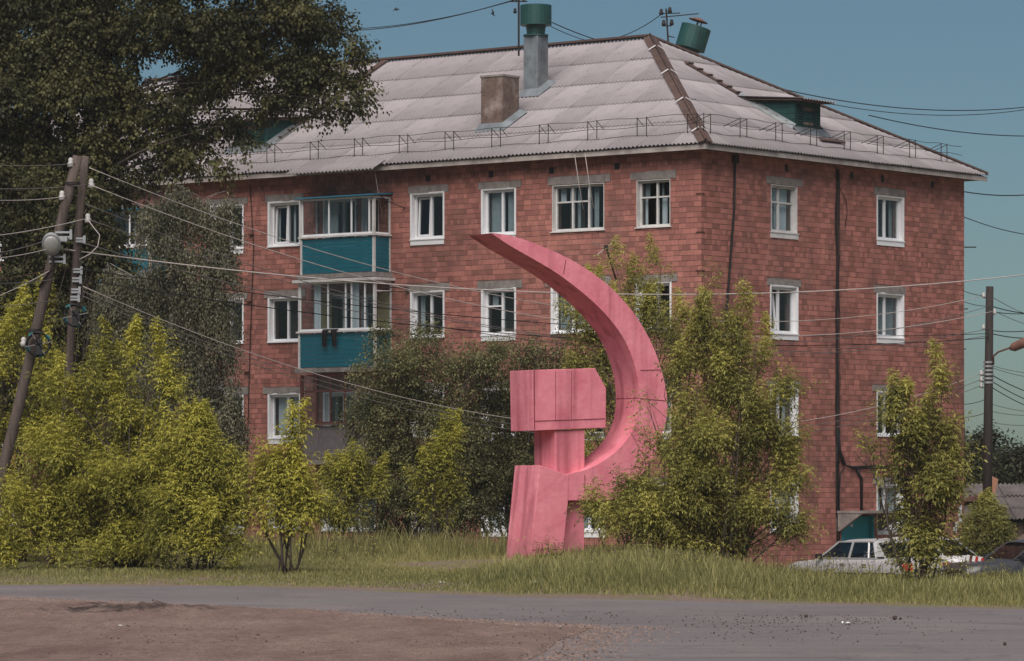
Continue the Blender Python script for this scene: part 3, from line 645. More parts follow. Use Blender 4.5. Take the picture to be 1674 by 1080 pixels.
def sheet_mesh(a0, b0, b1, L):
    n = 8 * SEG; vs_ = []; fs = []; full = True; colsx = []
    for k in range(n + 1):
        a = a0 + SW * k / n; bm = min(a, L - a) / COS
        t = min(b1, bm)
        if t < b1 - 1e-6: full = False
        colsx.append((SW * k / n, t))
    ok = [t > b0 + .02 for _, t in colsx]
    idx = []
    for (q, t), k_ in zip(colsx, ok):
        if not k_: idx.append(None); continue
        i = len(vs_); wv = wave(q); f0 = .038; f1 = f0 + (.008 - f0) * (t - b0) / (b1 - b0)
        vs_ += [(q, 0, wv + f0 - .011), (q, 0, wv + f0), (q, t - b0, wv + f1)]; idx.append(i)
    for i, j in zip(idx, idx[1:]):
        if i is None or j is None: continue
        fs += [(i, j, j + 1, i + 1), (i + 1, j + 1, j + 2, i + 2)]
    if not fs: return None, full
    me = bpy.data.meshes.new('slate_sheet'); me.from_pydata(vs_, [], fs); me.materials.append(M['slate'])
    me.polygons.foreach_set('use_smooth', [True] * len(me.polygons)); me.update(); return me, full
shared = {}
def lay(u, up, nn, L, a_from, a_to, rows=range(ROWS), b_shift=0.0):
    a = a_from
    while a < a_to:
        for r_ in rows:
            b0 = r_ * RL + (-.06 if r_ == 0 else -.10) + b_shift; b1 = (r_ + 1) * RL + b_shift
            if 'm' in shared and a > b1 / COS * COS + 1.5 and a + SW < L - b1 * COS - 1.5 and r_ > 0 and not b_shift: me = shared['m']
            else:
                me, full = sheet_mesh(a, b0, b1, L if not b_shift else 1e6)
                if me is None: continue
                if full and r_ > 0 and 'm' not in shared: shared['m'] = me
            ob = bpy.data.objects.new('slate_sheet', me); col.objects.link(ob); ob.parent = roof
            jit = random.uniform(-.018, .018)
            p = EC + u * a + up * (b0 + jit) + nn * (.006 + random.uniform(0, .006)) - bld.location
            ob.matrix_basis = Matrix(((u.x, up.x, nn.x, p.x), (u.y, up.y, nn.y, p.y), (u.z, up.z, nn.z, p.z), (0, 0, 0, 1)))
        a += SW - .004
lay(UL, upL, nnL, LENL, 0, LENL); lay(UR, upR, nnR, LENR, 0, LENR)
# longer sheets hung out over the balconies
a0 = ab(solve(628, 268, nnL), UL, upL)[0]; a1 = ab(solve(472, 279, nnL), UL, upL)[0]
ob0 = len(bpy.data.objects)
def apron():
    a = a0
    while a < a1 - .3:
        me, _ = sheet_mesh(a + 50, 0, .62, 1e6); ob = bpy.data.objects.new('slate_sheet', me); col.objects.link(ob); ob.parent = roof
        p = EC + UL * a + upL * -.46 + nnL * .05 - bld.location
        ob.matrix_basis = Matrix(((UL.x, upL.x, nnL.x, p.x), (UL.y, upL.y, nnL.y, p.y), (UL.z, upL.z, nnL.z, p.z), (0, 0, 0, 1))); a += SW - .004
apron()
# fascia, hip and ridge boards
MB().fbox(lambda a, b, c: EC + UL * a + NL * b + Vector((0, 0, c)), .03, LENL, -.035, .002, -.17, -.035).build('fascia', 'fascia', bld)
MB().fbox(lambda a, b, c: EC + UR * a + NR * b + Vector((0, 0, c)), -.01, LENR, -.035, .002, -.17, -.035).build('fascia', 'fascia', bld)
hipd = (R0 - EC).normalized(); hipL = (R0 - EC).length
def hipbox(p, q, name, wdt=.18, dr=.075):
    d = (q - p).normalized()
    for n_, sgn in ((nnL, 1), (nnR, -1)):
        side = d.cross(n_) ; side = side if side.dot((UL if sgn > 0 else UR)) > 0 else -side
        m_ = MB(); t = .022; o_ = n_ * dr
        m_.hexa([p + o_, q + o_, q + o_ + side * wdt, p + o_ + side * wdt, p + o_ + n_ * t, q + o_ + n_ * t, q + o_ + side * wdt + n_ * t, p + o_ + side * wdt + n_ * t]); m_.build(name, 'brown_board', roof)
nseg = 4
for k in range(nseg): hipbox(EC + hipd * (hipL * k / nseg + (.0 if k else -.05)), EC + hipd * (hipL * (k + 1) / nseg - .015), 'hip_board')
MB().tube([EC + hipd * q + Vector((0, 0, .125)) for q in (-.05, hipL)], .035, 8).build('hip_roll', 'brown_board', roof, True)
for q in (.09, .36, .63, .87):
    p = EC + hipd * (hipL * q)
    m_ = MB()
    for n_, u in ((nnL, UL), (nnR, UR)):
        side = hipd.cross(n_); side = side if side.dot(u) > 0 else -side
        m_.bar(p + n_ * .108 + side * .21, p + n_ * .108 + Vector((0, 0, .06)), .075, .012, n_)
    m_.build('strap', 'white_old', roof)
far_hip0 = R0; far_e = SFR(LENR, 0, 0)
MB().bar(far_hip0 + Vector((0, 0, .07)), far_e + Vector((0, 0, .07)), .30, .05).build('hip_board', 'brown_board', roof)
MB().bar(R0 + Vector((0, 0, .075)), R1 + Vector((0, 0, .075)), .34, .06).build('ridge_board', 'brown_board', roof)
# plank walks and cover strips laid down the slope
def plank(u, up, nn, SF, a, b0, b1, wdt, cleats=0, m='brown_board'):
    f = MB().hexa([SF(a, b0, .07), SF(a + wdt, b0, .07), SF(a + wdt, b1, .07), SF(a, b1, .07), SF(a, b0, .10), SF(a + wdt, b0, .10), SF(a + wdt, b1, .10), SF(a, b1, .10)]).build('roof_plank', m, roof)
    for k in range(cleats):
        q = b0 + (k + .5) * (b1 - b0) / cleats; MB().hexa([SF(a - .03, q, .10), SF(a + wdt + .03, q, .10), SF(a + wdt + .03, q + .06, .10), SF(a - .03, q + .06, .10), SF(a - .03, q, .15), SF(a + wdt + .03, q, .15), SF(a + wdt + .03, q + .06, .15), SF(a - .03, q + .06, .15)]).build('roof_cleat', m, roof)
pa, pb = ab(solve(1104, 103, nnR), UR, upR); qa, qb = ab(solve(1304, 212, nnR), UR, upR)
plank(UR, upR, nnR, SFR, (pa + qa) / 2, qb, pb, .2, 11)
pa, pb = ab(solve(640, 99, nnL), UL, upL); plank(UL, upL, nnL, SFL, pa, 2.5, SL - .05, .26)
pa, pb = ab(solve(505, 190, nnL), UL, upL); qa, qb = ab(solve(452, 236, nnL), UL, upL); plank(UL, upL, nnL, SFL, (pa + qa) / 2 - .15, qb, pb + .4, .22, 5)

# dormers
def dormer(u, n, s_c, name_extra=None):
    """front faces along n; s_c measured from C0 along u"""
    def fr(a, o, z): p = C0 + u * (s_c + a) + n * o; return Vector((p.x, p.y, z))
    def zs(o): return ZE + (OV - o) * TAN
    hw = .62; of = -1.07; zb = zs(of) - .02; zt = zb + .90; rb = .085     # roof rises .085 per metre to the back
    ob_ = (ZE + OV * TAN - zt + rb * of) / (TAN - 0 + 0) if False else None
    k = -5.0
    o_b = (zt - of * -rb * -1 * 0 - ZE - OV * TAN)   # placeholder, solved below
    o_b = -3.2
    for _ in range(30): o_b = OV - (zt + (of - o_b) * rb - ZE) / TAN
    front = MB().fbox(fr, -hw, hw, of - .04, of, zb, zt).build('dormer', 'green_wood', bld)
    for s in (-1, 1):
        nb = 5
        for k in range(nb):                        # horizontal boards of the cheek
            z0 = zb + (zt - zb) * k / nb; z1 = zb + (zt - zb) * (k + 1) / nb - .01
            e0 = OV - (z0 - ZE) / TAN; e1 = OV - (z1 - ZE) / TAN; x0 = s * hw; x1 = s * (hw + .03)
            MB().hexa([fr(x0, of, z0), fr(x1, of, z0), fr(x1, e0, z0), fr(x0, e0, z0), fr(x0, of, z1), fr(x1, of, z1), fr(x1, e1, z1), fr(x0, e1, z1)]).build('cheek_board', 'green_wood', front)
        x0 = s * (hw + .0); x1 = s * (hw + .035)
        MB().hexa([fr(x0, of, zt), fr(x1, of, zt), fr(x1, OV - (zt - ZE) / TAN, zt), fr(x0, OV - (zt - ZE) / TAN, zt), fr(x0, of, zt + .06), fr(x1, of, zt + .06), fr(x1, o_b, zt + (of - o_b) * rb), fr(x0, o_b, zt + (of - o_b) * rb)]).build('cheek_board', 'green_wood', front)
        x2 = s * (hw + .22); up_ = .05             # sheet-metal flashing
        MB().add([fr(x1 * 1.0, of + .05, zs(of) + .20), fr(x1, o_b, zs(o_b) + .20), fr(x2, o_b, zs(o_b) + up_), fr(x2, of + .05, zs(of) + up_)], [(0, 1, 2, 3)]).build('flashing', 'zinc', front)
    MB().add([fr(-hw - .2, of + .03, zb + .16), fr(hw + .2, of + .03, zb + .16), fr(hw + .25, of + .28, zs(of + .28) + .06), fr(-hw - .25, of + .28, zs(of + .28) + .06)], [(0, 1, 2, 3)]).build('flashing', 'zinc', front)
    for s in (-.56, .28):                          # louvred shutters
        for q in range(9):
            z = zb + .2 + q * .075; MB().hexa([fr(s, of + .005, z), fr(s + .28, of + .005, z), fr(s + .28, of + .045, z - .03), fr(s, of + .045, z - .03), fr(s, of + .005, z + .015), fr(s + .28, of + .005, z + .015), fr(s + .28, of + .045, z - .015), fr(s, of + .045, z - .015)]).build('louvre', 'green_wood', front)
    for q in range(3): MB().fbox(fr, -.26, .26, of + .004, of + .018, zb + .24 + q * .2, zb + .24 + q * .2 + (.10 if q else .07)).build('board', 'plaster' if q != 1 else 'green_wood', front)
    m_ = MB(); nn_ = int((2 * hw + .5) / PITCH * 6); vs_ = []; fs = []
    for k in range(nn_ + 1):
        a = -hw - .25 + (2 * hw + .5) * k / nn_; wv = .024 * math.cos(2 * math.pi * a / PITCH) + .05
        vs_ += [fr(a, of + .42, zt - .42 * rb + wv + .012), fr(a, o_b - .1, zt + (of - o_b + .1) * rb + wv + .012), fr(a, of + .42, zt - .42 * rb + wv)]
    for k in range(nn_): fs += [(3 * k, 3 * k + 3, 3 * k + 4, 3 * k + 1), (3 * k, 3 * k + 2, 3 * k + 5, 3 * k + 3)]
    m_.add(vs_, fs).build('dormer_roof', 'slate', front, True)
    MB().hexa([fr(-hw - .2, of + .36, zt - .03), fr(hw + .2, of + .36, zt - .03), fr(hw + .2, o_b + .2, zt + (of - o_b) * rb - .045), fr(-hw - .2, o_b + .2, zt + (of - o_b) * rb - .045),
               fr(-hw - .2, of + .36, zt - .005), fr(hw + .2, of + .36, zt - .005), fr(hw + .2, o_b + .2, zt + (of - o_b) * rb - .02), fr(-hw - .2, o_b + .2, zt + (of - o_b) * rb - .02)]).build('dormer_deck', 'brown_board', front)
dormer(UR, NR, 6.72); dormer(UL, NL, 17.55)

# snow rail along the eaves
def snow_rail(u, up, nn, SF, a0, a1, b=.62, n_posts=10, lean=1):
    top = .52; main = MB()
    def P(a, h, b_=b): p = SF(a, b_, .05); return Vector((p.x, p.y, p.z + h))
    m = 40
    for h in (.02, .27, top):
        main.tube([P(a0 + (a1 - a0) * k / m, h + .02 * math.sin(k * 1.3 + h * 9)) for k in range(m + 1)], .008, 5)
    f = main.build('snow_rail', 'iron', roof)
    k = 0; a = a0 + .1
    while a < a1:
        for da in (0, .32):
            q = MB().tube([P(a + da, -.10), P(a + da, top + .02)], .013, 5); q.tube([P(a + da, top), P(a + da + .12 * lean, .05, b + .55)], .010, 5); q.build('rail_post', 'iron', roof)
        a += 1.72
snow_rail(UL, upL, nnL, SFL, .55, 17.5); snow_rail(UR, upR, nnR, SFR, .55, LENR - .6, lean=-1)
MB().fbox(SFR, 6.9, 8.1, 1.02, 1.2, .09, .12).build('loose_board', 'brown_board', roof)

# chimney stacks and vents standing on the roof
def zroofL(p): return ZE + (OV - (p - C0).dot(NL)) * TAN
p = solve(806, 214, nnL)
def frP(base, u, n): return lambda a, o, z: Vector((base.x, base.y, 0)) + u * a + n * o + Vector((0, 0, z))
fr = frP(p, UL, NL); zt = at(806, 122, p.y).z
ch = MB().fbox(fr, -.33, .47, -.80, -.02, p.z - .25, zt - .0).build('chimney', 'plaster', roof, bevel=.02)
MB().fbox(fr, -.35, .49, -.82, .005, zt - .06, zt + .012).build('chimney_cap', 'concrete', ch, bevel=.015)
def skirt(fr, a0, a1, o0, o1, w_, h, par, m='zinc'):
    def z(o): q = fr(0, o, 0); return zroofL(q) + .06
    m_ = MB()
    c = [(a0, o1), (a1, o1), (a1, o0), (a0, o0)]; d = [(a0 - w_, o1 + w_), (a1 + w_, o1 + w_), (a1 + w_, o0 - w_), (a0 - w_, o0 - w_)]
    vs_ = [fr(a, o, z(o) + h) for a, o in c] + [fr(a, o, z(o) + .01) for a, o in d]
    m_.add(vs_, [(0, 1, 5, 4), (1, 2, 6, 5), (2, 3, 7, 6), (3, 0, 4, 7)]).build('flashing', m, par)
skirt(fr, -.34, .48, -.81, -.01, .16, .17, ch)
p = solve(866, 158, nnL); fr = frP(p, UL, NL); z1 = at(870, 58, p.y).z; z2 = at(870, 40, p.y).z; z3 = at(870, 7, p.y).z
vt = MB().fbox(fr, -.26, .26, -.55, -.03, p.z - .2, z1).build('vent_duct', 'zinc', roof, bevel=.015)
skirt(fr, -.27, .27, -.56, -.02, .16, .17, vt)
m_ = MB(); m_._lz(fr(0, -.29, z1), [(0, .37), (.05, .37), (.05, .26), (z2 - z1 + .02, .30)], 20); m_.build('vent_collar', 'green_metal', vt)
m_ = MB(); m_._lz(fr(0, -.29, z2), [(0, .30), (.0, .46), (z3 - z2, .46), (z3 - z2, .40), (z3 - z2 - .06, .40)], 24); m_.build('vent_drum', 'green_metal', vt)
MB().fbox(fr, -.20, -.13, -.029, -.018, p.z, z1 - .02).build('duct_seam', 'zinc', vt)
# second vent behind the ridge, knocked askew
p = at(1133, 62, 121.5); axd = Vector((.30, 0, 1)).normalized(); m_ = MB()
m_.tube([p - axd * .40, p - axd * .34, p - axd * .34, p + axd * .36, p + axd * .36], [.30, .30, .46, .46, .38], 24); dr = m_.build('vent_drum', 'green_metal', roof)
MB().tube([p - axd * 1.6, p - axd * .38], .22, 12).build('vent_duct', 'zinc', dr)
m_ = MB(); m_.tube([p + axd * .36, p + axd * .58], .03, 6); m_.tube([p + axd * .36 + Vector((.12, 0, 0)), p + axd * .6 + Vector((.12, 0, 0))], .02, 6); m_.tube([p + axd * .54, p + axd * .56, p + axd * .64], [.3, .3, .06], 16); m_.build('rain_cap', 'rust_sheet', dr)

# stains of wear on the wall are in the block material; downpipes, cables and irons
def wall_tube(fr, pts, r, name, m, par=bld, n=6): return MB().tube([fr(*q) for q in pts], r, n).build(name, m, par, True)
s_t = pxR(1199); s_b = pxR(1183)
wall_tube(WR, [(s_t, .06, 11.0), (s_t - .05, .06, 9.5), (s_b + .03, .06, 6.5), (s_b - .02, .06, 3.0), (s_b - .02, .06, -.9)], .035, 'cable_conduit', 'cable_black')
MB().fbox(WR, s_t - .08, s_t + .10, .012, .13, 10.78, 11.02).build('vent_box', 'iron', bld)
for x in (1285, 1392, 1442, 1524): s = pxR(x); MB().fbox(WR, s - .07, s + .07, .004, .02, 10.72, 10.92).build('air_vent', 'cable_black', bld)
for x in (803, 902, 1009, 700): s = pxL(x); MB().fbox(WL, s - .08, s + .08, .004, .02, 10.66, 10.84).build('air_vent', 'cable_black', bld)
sc = pxR(1366)
for k, (dx_, r_) in enumerate(((0, .024), (.045, .016), (-.04, .016), (.10, .010))):
    rr = random.Random(k); wall_tube(WR, [(sc + dx_ + (rr.uniform(-.04, .04)), .05 + .02 * (k % 2), 10.95 - q * .6) for q in range(15)] + [(sc + dx_, .05, 2.6), (sc + dx_ + .02, .05, 1.0 if k else -.9)], r_, 'cable_bundle', 'cable_black')
wall_tube(WR, [(sc + .02, .05, 10.5), (sc + .22, .05, 10.35), (sc + .48, .05, 10.05), (sc + .52, .05, 9.75), (sc + .42, .05, 9.3)], .012, 'cable_loop', 'cable_black')
for k in range(4):
    wall_tube(WR, [(sc + .02 * k, .07, 3.5), (sc + .06 + .03 * k, .07, 2.9), (sc + .28 + .05 * k, .07, 2.52 - .015 * k), (sc + .8, .07, 2.38 + .02 * k), (sc + 2.2, .07, 2.42 + .02 * k), (sc + 4.0, .07, 2.33), (LR - .3, .07, 2.35)], .020, 'cable_run', 'cable_black')
wall_tube(WR, [(sc + .35, .06, 2.4), (sc + .16, .06, 2.25), (sc + .10, .06, 1.6), (sc + .10, .06, -.9)], .02, 'cable_bundle', 'cable_black')
wall_tube(WR, [(sc + 1.0, .06, 2.36), (sc + 1.25, .06, 2.1), (sc + 1.25, .06, 1.15)], .045, 'cable_conduit', 'cable_black')
for z in (9.85, 8.8, 7.75): MB().fbox(WL, -.014, .16, .012, .03, z, z + .03).build('wall_iron', 'rust', bld); MB().fbox(WR, .004, .14, .012, .03, z, z + .03).build('wall_iron', 'rust', bld)
wall_tube(WL, [(pxL(410), .04, 10.9), (pxL(416), .04, 9.0), (pxL(410), .04, 6.0), (pxL(402), .04, .5)], .014, 'cable_run', 'cable_black')
for x, z in ((412, 9.4), (408, 7.4), (404, 5.3)): s = pxL(x); MB().fbox(WL, s - .09, s + .09, .012, .10, z, z + .03).build('wall_iron', 'rust', bld)
for x in (631, 975, 958): s = pxL(x); wall_tube(WL, [(s, .52, 11.1), (s + .02, .3, 10.3), (s, .12, 9.6)], .010, 'drop_wire', 'wire_pale')
for z, l in ((9.05, .45), (9.9, .1), (7.2, .2), (2.9, .5), (6.0, .14)): MB().bar(WR(LR + .0, -.1, z), WR(LR + .0, -.1, z) + Vector((l, 0, 0)), .035).build('wall_iron', 'iron', bld)
wall_tube(WR, [(LR + .08, -.1, 6.1), (LR + .12, -.1, 4.5), (LR + .22, -.1, 3.2), (LR + .1, -.1, 1.5), (LR + .08, -.1, -.9)], .014, 'cable_run', 'cable_black')
for k in range(9):                           # peeling notices pasted on the wall end
    s = LR - .15 - random.uniform(0, .55); z = -.15 + k * .16; m_ = MB().hexa([WR(s, .016, z), WR(s + .2, .016, z), WR(s + .2, .019, z), WR(s, .019, z), WR(s, .016, z + .17), WR(s + .2, .016, z + .2), WR(s + .2, .019, z + .2), WR(s, .019, z + .17)]); m_.build('notice', 'paper', bld)
# ------------------------------------------------------------------ sculpture
TH = math.radians(30); SN = Vector((math.sin(TH), -math.cos(TH), 0)); SD = -SN
SP0 = at(918, 908, 88.0); SPB = Vector((SP0.x, SP0.y, .15))
scu = thing('hammer_and_sickle', SPB, 'large pink painted hammer and sickle monument standing in the grass', 'monument')
def sp(x, y, o=0.0): return on_plane(x, y, SP0 + SD * o, SN)
def catmull(pts, n):
    P = [np.array(p, float) for p in pts]; P = [2 * P[0] - P[1]] + P + [2 * P[-1] - P[-2]]; out = []
    m = len(P) - 3
    for i in range(n + 1):
        t = i / n * m; k = min(int(t), m - 1); t -= k; a, b, c, d = P[k:k + 4]
        out.append(.5 * ((2 * b) + (c - a) * t + (2 * a - 5 * b + 4 * c - d) * t * t + (3 * b - a - 3 * c + d) * t ** 3))
    return out
outer = [(805, 380.5), (835, 385), (870, 396), (915, 415), (955, 437), (1000, 471), (1040, 517), (1068, 567), (1084, 615), (1091, 655), (1088, 690), (1076, 728), (1056, 765), (1032, 794), (1006, 814)]
inner = [(803, 381), (835, 402), (870, 422), (910, 446), (950, 476), (985, 508), (1012, 541), (1030, 575), (1041, 612), (1045, 650), (1040, 688), (1024, 720), (998, 745), (965, 765), (926, 776)]
NS = 56; oc = catmull(outer, NS); ic = catmull(inner, NS); DEP = 1.0
m_ = MB()
OF = [sp(*q) for q in oc]; IF = [sp(*q) for q in ic]; OB = [p + SD * DEP for p in OF]; IB = [p + SD * DEP for p in IF]
for A_, B2 in ((IF, OF), (OB, IB), (OF, OB), (IB, IF)):
    n0 = len(m_.v); m_.v += [tuple(p) for p in A_] + [tuple(p) for p in B2]; k = len(A_)
    m_.f += [(n0 + i, n0 + k + i, n0 + k + i + 1, n0 + i + 1) for i in range(k - 1)]
# straight tang running from the curve to the handle
T = [sp(1006, 814), sp(993, 817.5), sp(926, 817.5), sp(926, 776)]
e = [IF[-1], OF[-1], T[1], T[2]]; eb = [p + SD * DEP for p in e]
n0 = len(m_.v); m_.v += [tuple(p) for p in e + eb]
m_.f += [(n0, n0 + 3, n0 + 2, n0 + 1), (n0 + 4, n0 + 5, n0 + 6, n0 + 7), (n0 + 1, n0 + 2, n0 + 6, n0 + 5), (n0 + 2, n0 + 3, n0 + 7, n0 + 6)]
bl = m_.build('sickle_blade', 'pink_paint', scu)
me = bl.data; me.polygons.foreach_set('use_smooth', [len(p.vertices) == 4 and i < 4 * NS for i, p in enumerate(me.polygons)])
def prism(pts, o0, o1, name, par=scu, bevel=.012, m='pink_paint'):
    f = [sp(x, y, o0) for x, y in pts]; b = [p + SD * (o1 - o0) for p in f]; n = len(f)
    return MB().add(f + b, [tuple(range(n))[::-1], tuple(range(n, 2 * n))] + [(i, (i + 1) % n, (i + 1) % n + n, i + n) for i in range(n)]).build(name, m, par, bevel=bevel)
prism([(882, 760), (930, 776.5), (929, 818), (918, 925), (866, 925)], -.012, 1.08, 'sickle_handle')
hh = prism([(870, 604.5), (973, 601.5), (991, 634), (990.5, 699), (872, 704)], .22, 1.22, 'hammer_head')
hs = prism([(907, 703), (956, 702), (955, 925), (910, 925)], .28, 1.20, 'hammer_shaft')
def seam(p, q, o, name='seam', par=scu, w_=.012):
    a, b = sp(*p, o), sp(*q, o); MB().bar(a - SD * .002, b - SD * .002, w_, .008, tuple(SN)).build(name, 'pink_seam', par)
seam((1047, 605), (1085, 604), -.004); seam((1046, 651), (1091, 655), -.004); seam((957, 799), (992, 814), -.004); seam((956, 776), (956, 800), -.004); seam((925, 424), (921, 447), -.004)
seam((874, 688), (989, 684), .214, par=hh); seam((873, 604), (873.5, 702), .214, par=hh, w_=.02); seam((870, 899), (915, 897), -.016)
for x in (908, 934): seam((x, 606), (x, 688), .216, par=hh, w_=.006)
i0 = int(NS * 9.0 / 14); MB().bar(IF[i0] - (IF[i0] - OF[i0]).normalized() * -.004, IB[i0] - (IF[i0] - OF[i0]).normalized() * -.004, .012, .008, tuple((IF[i0] - OF[i0]).normalized())).build('seam', 'pink_seam', scu)

# ------------------------------------------------------------------ foliage
UPV = np.array([0, 0, 1.0])
def nrm(a): return a / np.maximum(np.linalg.norm(a, axis=-1, keepdims=True), 1e-9)
def leaf_quads(p, d, s, l, w_, tone, curl=.12):
    mid = p + d * (l * .45)[:, None]; tip = p + d * l[:, None] - UPV * (l * curl)[:, None]
    V = np.stack([p, mid + s * (w_ / 2)[:, None] , tip, mid - s * (w_ / 2)[:, None]], 1).reshape(-1, 3)
    return V, np.repeat(tone, 4)
def shoots(P, A, L, K, ll, lw, rng, tone, compound=True, droop=.55, fan=1.0):
    N = len(P); B = nrm(np.cross(A, rng.normal(size=(N, 3)))); C2 = np.cross(A, B); ps, ds, ss, ls, ws, ts = [], [], [], [], [], []
    for k in range(K):
        t = (k + .7) / K; node = P + A * (L * t)[:, None] - UPV * (L * .10 * t * t)[:, None]
        for sg in (0, 1):
            an = k * 1.57 + sg * 3.14159 + rng.uniform(-.5, .5, N); S = B * np.cos(an)[:, None] + C2 * np.sin(an)[:, None]
            R = nrm(A * (.30 + .5 * t) + S * fan + UPV * .05); rl = L * .46 * (1.05 - .55 * t) * rng.uniform(.75, 1.2, N)
            lat = nrm(np.cross(R, UPV + rng.normal(size=(N, 3)) * .25))
            parts = ((.95, 0, 1.1), (.62, .85, .95), (.62, -.85, .95), (.25, .9, .8), (.25, -.9, .8)) if compound else ((.35, 0, 1.0),)
            for f, la, sc in parts:
                p = node + R * (rl * f)[:, None] - UPV * (rl * f * f * droop * .4)[:, None]
                d = nrm(R * .75 + lat * la - UPV * (droop * rng.uniform(.5, 1.3, N))[:, None] + rng.normal(size=(N, 3)) * .18)
                s = nrm(np.cross(d, UPV * .8 + R * .5 + rng.normal(size=(N, 3)) * .4)); l = ll * sc * (1.08 - .35 * t) * rng.uniform(.75, 1.2, N)
                ps.append(p); ds.append(d); ss.append(s); ls.append(l); ws.append(l * lw * rng.uniform(.85, 1.15, N)); ts.append(tone + .30 * (t - .5))
    return leaf_quads(np.concatenate(ps), np.concatenate(ds), np.concatenate(ss), np.concatenate(ls), np.concatenate(ws), np.concatenate(ts))
def limb(mb, p, q, r0, r1, rng, bend=.12, n=6, sides=6):
    p = np.array(p, float); q = np.array(q, float); L = np.linalg.norm(q - p); off = rng.normal(size=3) * L * bend; off[2] = abs(off[2]) * .5
    pts = [p + (q - p) * t + off * math.sin(math.pi * t) for t in np.linspace(0, 1, n)]
    mb.tube([tuple(v) for v in pts], [r0 + (r1 - r0) * t for t in np.linspace(0, 1, n)], sides); return pts
def tree(name, label, cat, base, Y, clumps, n, leafm, K=6, L=.5, ll=.10, lw=.42, compound=True, droop=.55, tone=(.35, .2), bark='bark', trunk_r=.05, stems=None, axis=(.5, .8, .35), seed=1, sub=7, depth=1.0, group=None, spread=.42, trunk_path=None, weep=False, fan=1.0, tip_tone=.0, spires=0):
    rng = np.random.default_rng(seed); bz = float(zfun((base - CX) * Y / F, Y)); b = np.array([(base - CX) * Y / F, Y, bz - .05])
    root = thing(name, tuple(b), label, cat, group); sc = Y / F
    cen = []; rad = []
    for c in clumps:
        x, y, rx, ry = c[:4]; dy = c[4] if len(c) > 4 else rng.uniform(-.35, .35) * depth * rx * sc
        yy = Y + dy; p = at(x, y, yy); cen.append([p.x, p.y, p.z]); rad.append([rx * sc, max(rx, ry * .6) * sc * .85 * depth, ry * sc])
    cen = np.array(cen); rad = np.array(rad); wgt = rad[:, 0] * rad[:, 2]; wgt = wgt / wgt.sum()
    subs = []; sr = []; own = []
    for i in range(len(cen)):
        m = max(3, int(sub * (wgt[i] * len(cen)) ** .5)); u = nrm(rng.normal(size=(m, 3))); r = rng.uniform(.35, 1.0, m) ** .6
        subs.append(cen[i] + u * r[:, None] * rad[i] * .82); sr.append(np.repeat(rad[i][None] * spread, m, 0) * rng.uniform(.6, 1.15, (m, 1))); own += [i] * m
    subs = np.concatenate(subs); sr = np.concatenate(sr); own = np.array(own); sw = sr[:, 0] * sr[:, 2]; sw = sw / sw.sum()
    stone = rng.normal(0, tone[1] * .7, len(subs)) + tone[0]
    pick = rng.choice(len(subs), n, p=sw); u = nrm(rng.normal(size=(n, 3))) * (rng.uniform(0, 1, n) ** .42)[:, None]
    P = subs[pick] + u * sr[pick]; gz = zfun(P[:, 0], P[:, 1]); P[:, 2] = np.maximum(P[:, 2], gz + .12)
    out = nrm((P - cen[own[pick]]) / rad[own[pick]] + u * .6)
    A = nrm(out * axis[0] + UPV * axis[1] + rng.normal(size=(n, 3)) * axis[2])
    if weep: A = nrm(out * .25 - UPV + rng.normal(size=(n, 3)) * .15)
    tn = stone[pick] + rng.normal(0, tone[1] * .6, n) + tip_tone * np.clip(u[:, 2], -1, 1)
    LS = L * rng.uniform(.6, 1.25, n)
    if spires:                                # young upright leaders standing clear of the outline
        hi = np.argsort(-(P[:, 2] + rng.normal(0, .55, n)))[:max(spires * 3, 1)]; hi = rng.choice(hi, min(spires, len(hi)), replace=False)
        for i in hi:
            m = rng.integers(4, 8); ln = nrm(UPV + rng.normal(size=3) * .12)
            for j in range(m):
                P = np.vstack([P, P[i] + ln * (.11 * j + .1) + rng.normal(size=3) * .02]); A = np.vstack([A, nrm(ln + rng.normal(size=3) * .25)]); LS = np.append(LS, L * (.8 - .07 * j)); tn = np.append(tn, tn[i] + .12 + .05 * j); pick = np.append(pick, pick[i])
    V, T = shoots(P, A, LS, K, ll, lw, rng, tn, compound, droop, fan)
    T = np.clip(T, 0, 1)
    cr = np_mesh('crown', V, np.arange(len(V)).reshape(-1, 4), leafm, root, T)
    mb = MB(); tops = trunk_path
    if trunk_path:
        pts = [np.array(at(x, y, Y + dy)) for x, y, dy, r in trunk_path]; pts[0][2] = bz - .1; mb.tube([tuple(p) for p in pts], [q[3] for q in trunk_path], 10)
        ax_ = np.array(pts)
    else:
        ax_ = None
    order = range(len(cen))
    for i in order:
        if ax_ is not None:
            ok = [k for k in range(len(ax_)) if ax_[k][2] < cen[i][2] + .2] or [0]; k = min(ok, key=lambda q: np.linalg.norm(ax_[q] - cen[i])); st = ax_[k]; r0 = min(trunk_path[k][3] * .3, .045)
        else: st = b + np.array([rng.uniform(-.22, .22), rng.uniform(-.22, .22), 0]); r0 = trunk_r * rng.uniform(.6, 1.1)
        top = cen[i] + np.array([0, 0, rad[i][2] * .5]); pts = limb(mb, st, top, r0, r0 * .2, rng, .07)
        for j in np.where(own == i)[0]:
            k = rng.integers(2, 5); limb(mb, pts[k], subs[j] + rng.normal(size=3) * .1, r0 * .3, .005, rng, .1, 4, 4)
    pk = rng.choice(n, min(n, 220), replace=False)
    for i in pk:
        limb(mb, subs[pick[i]], P[i] + A[i] * L * .8, .007, .003, rng, .05, 3, 3)
    mb.build('trunk', bark, root, True)
    return root

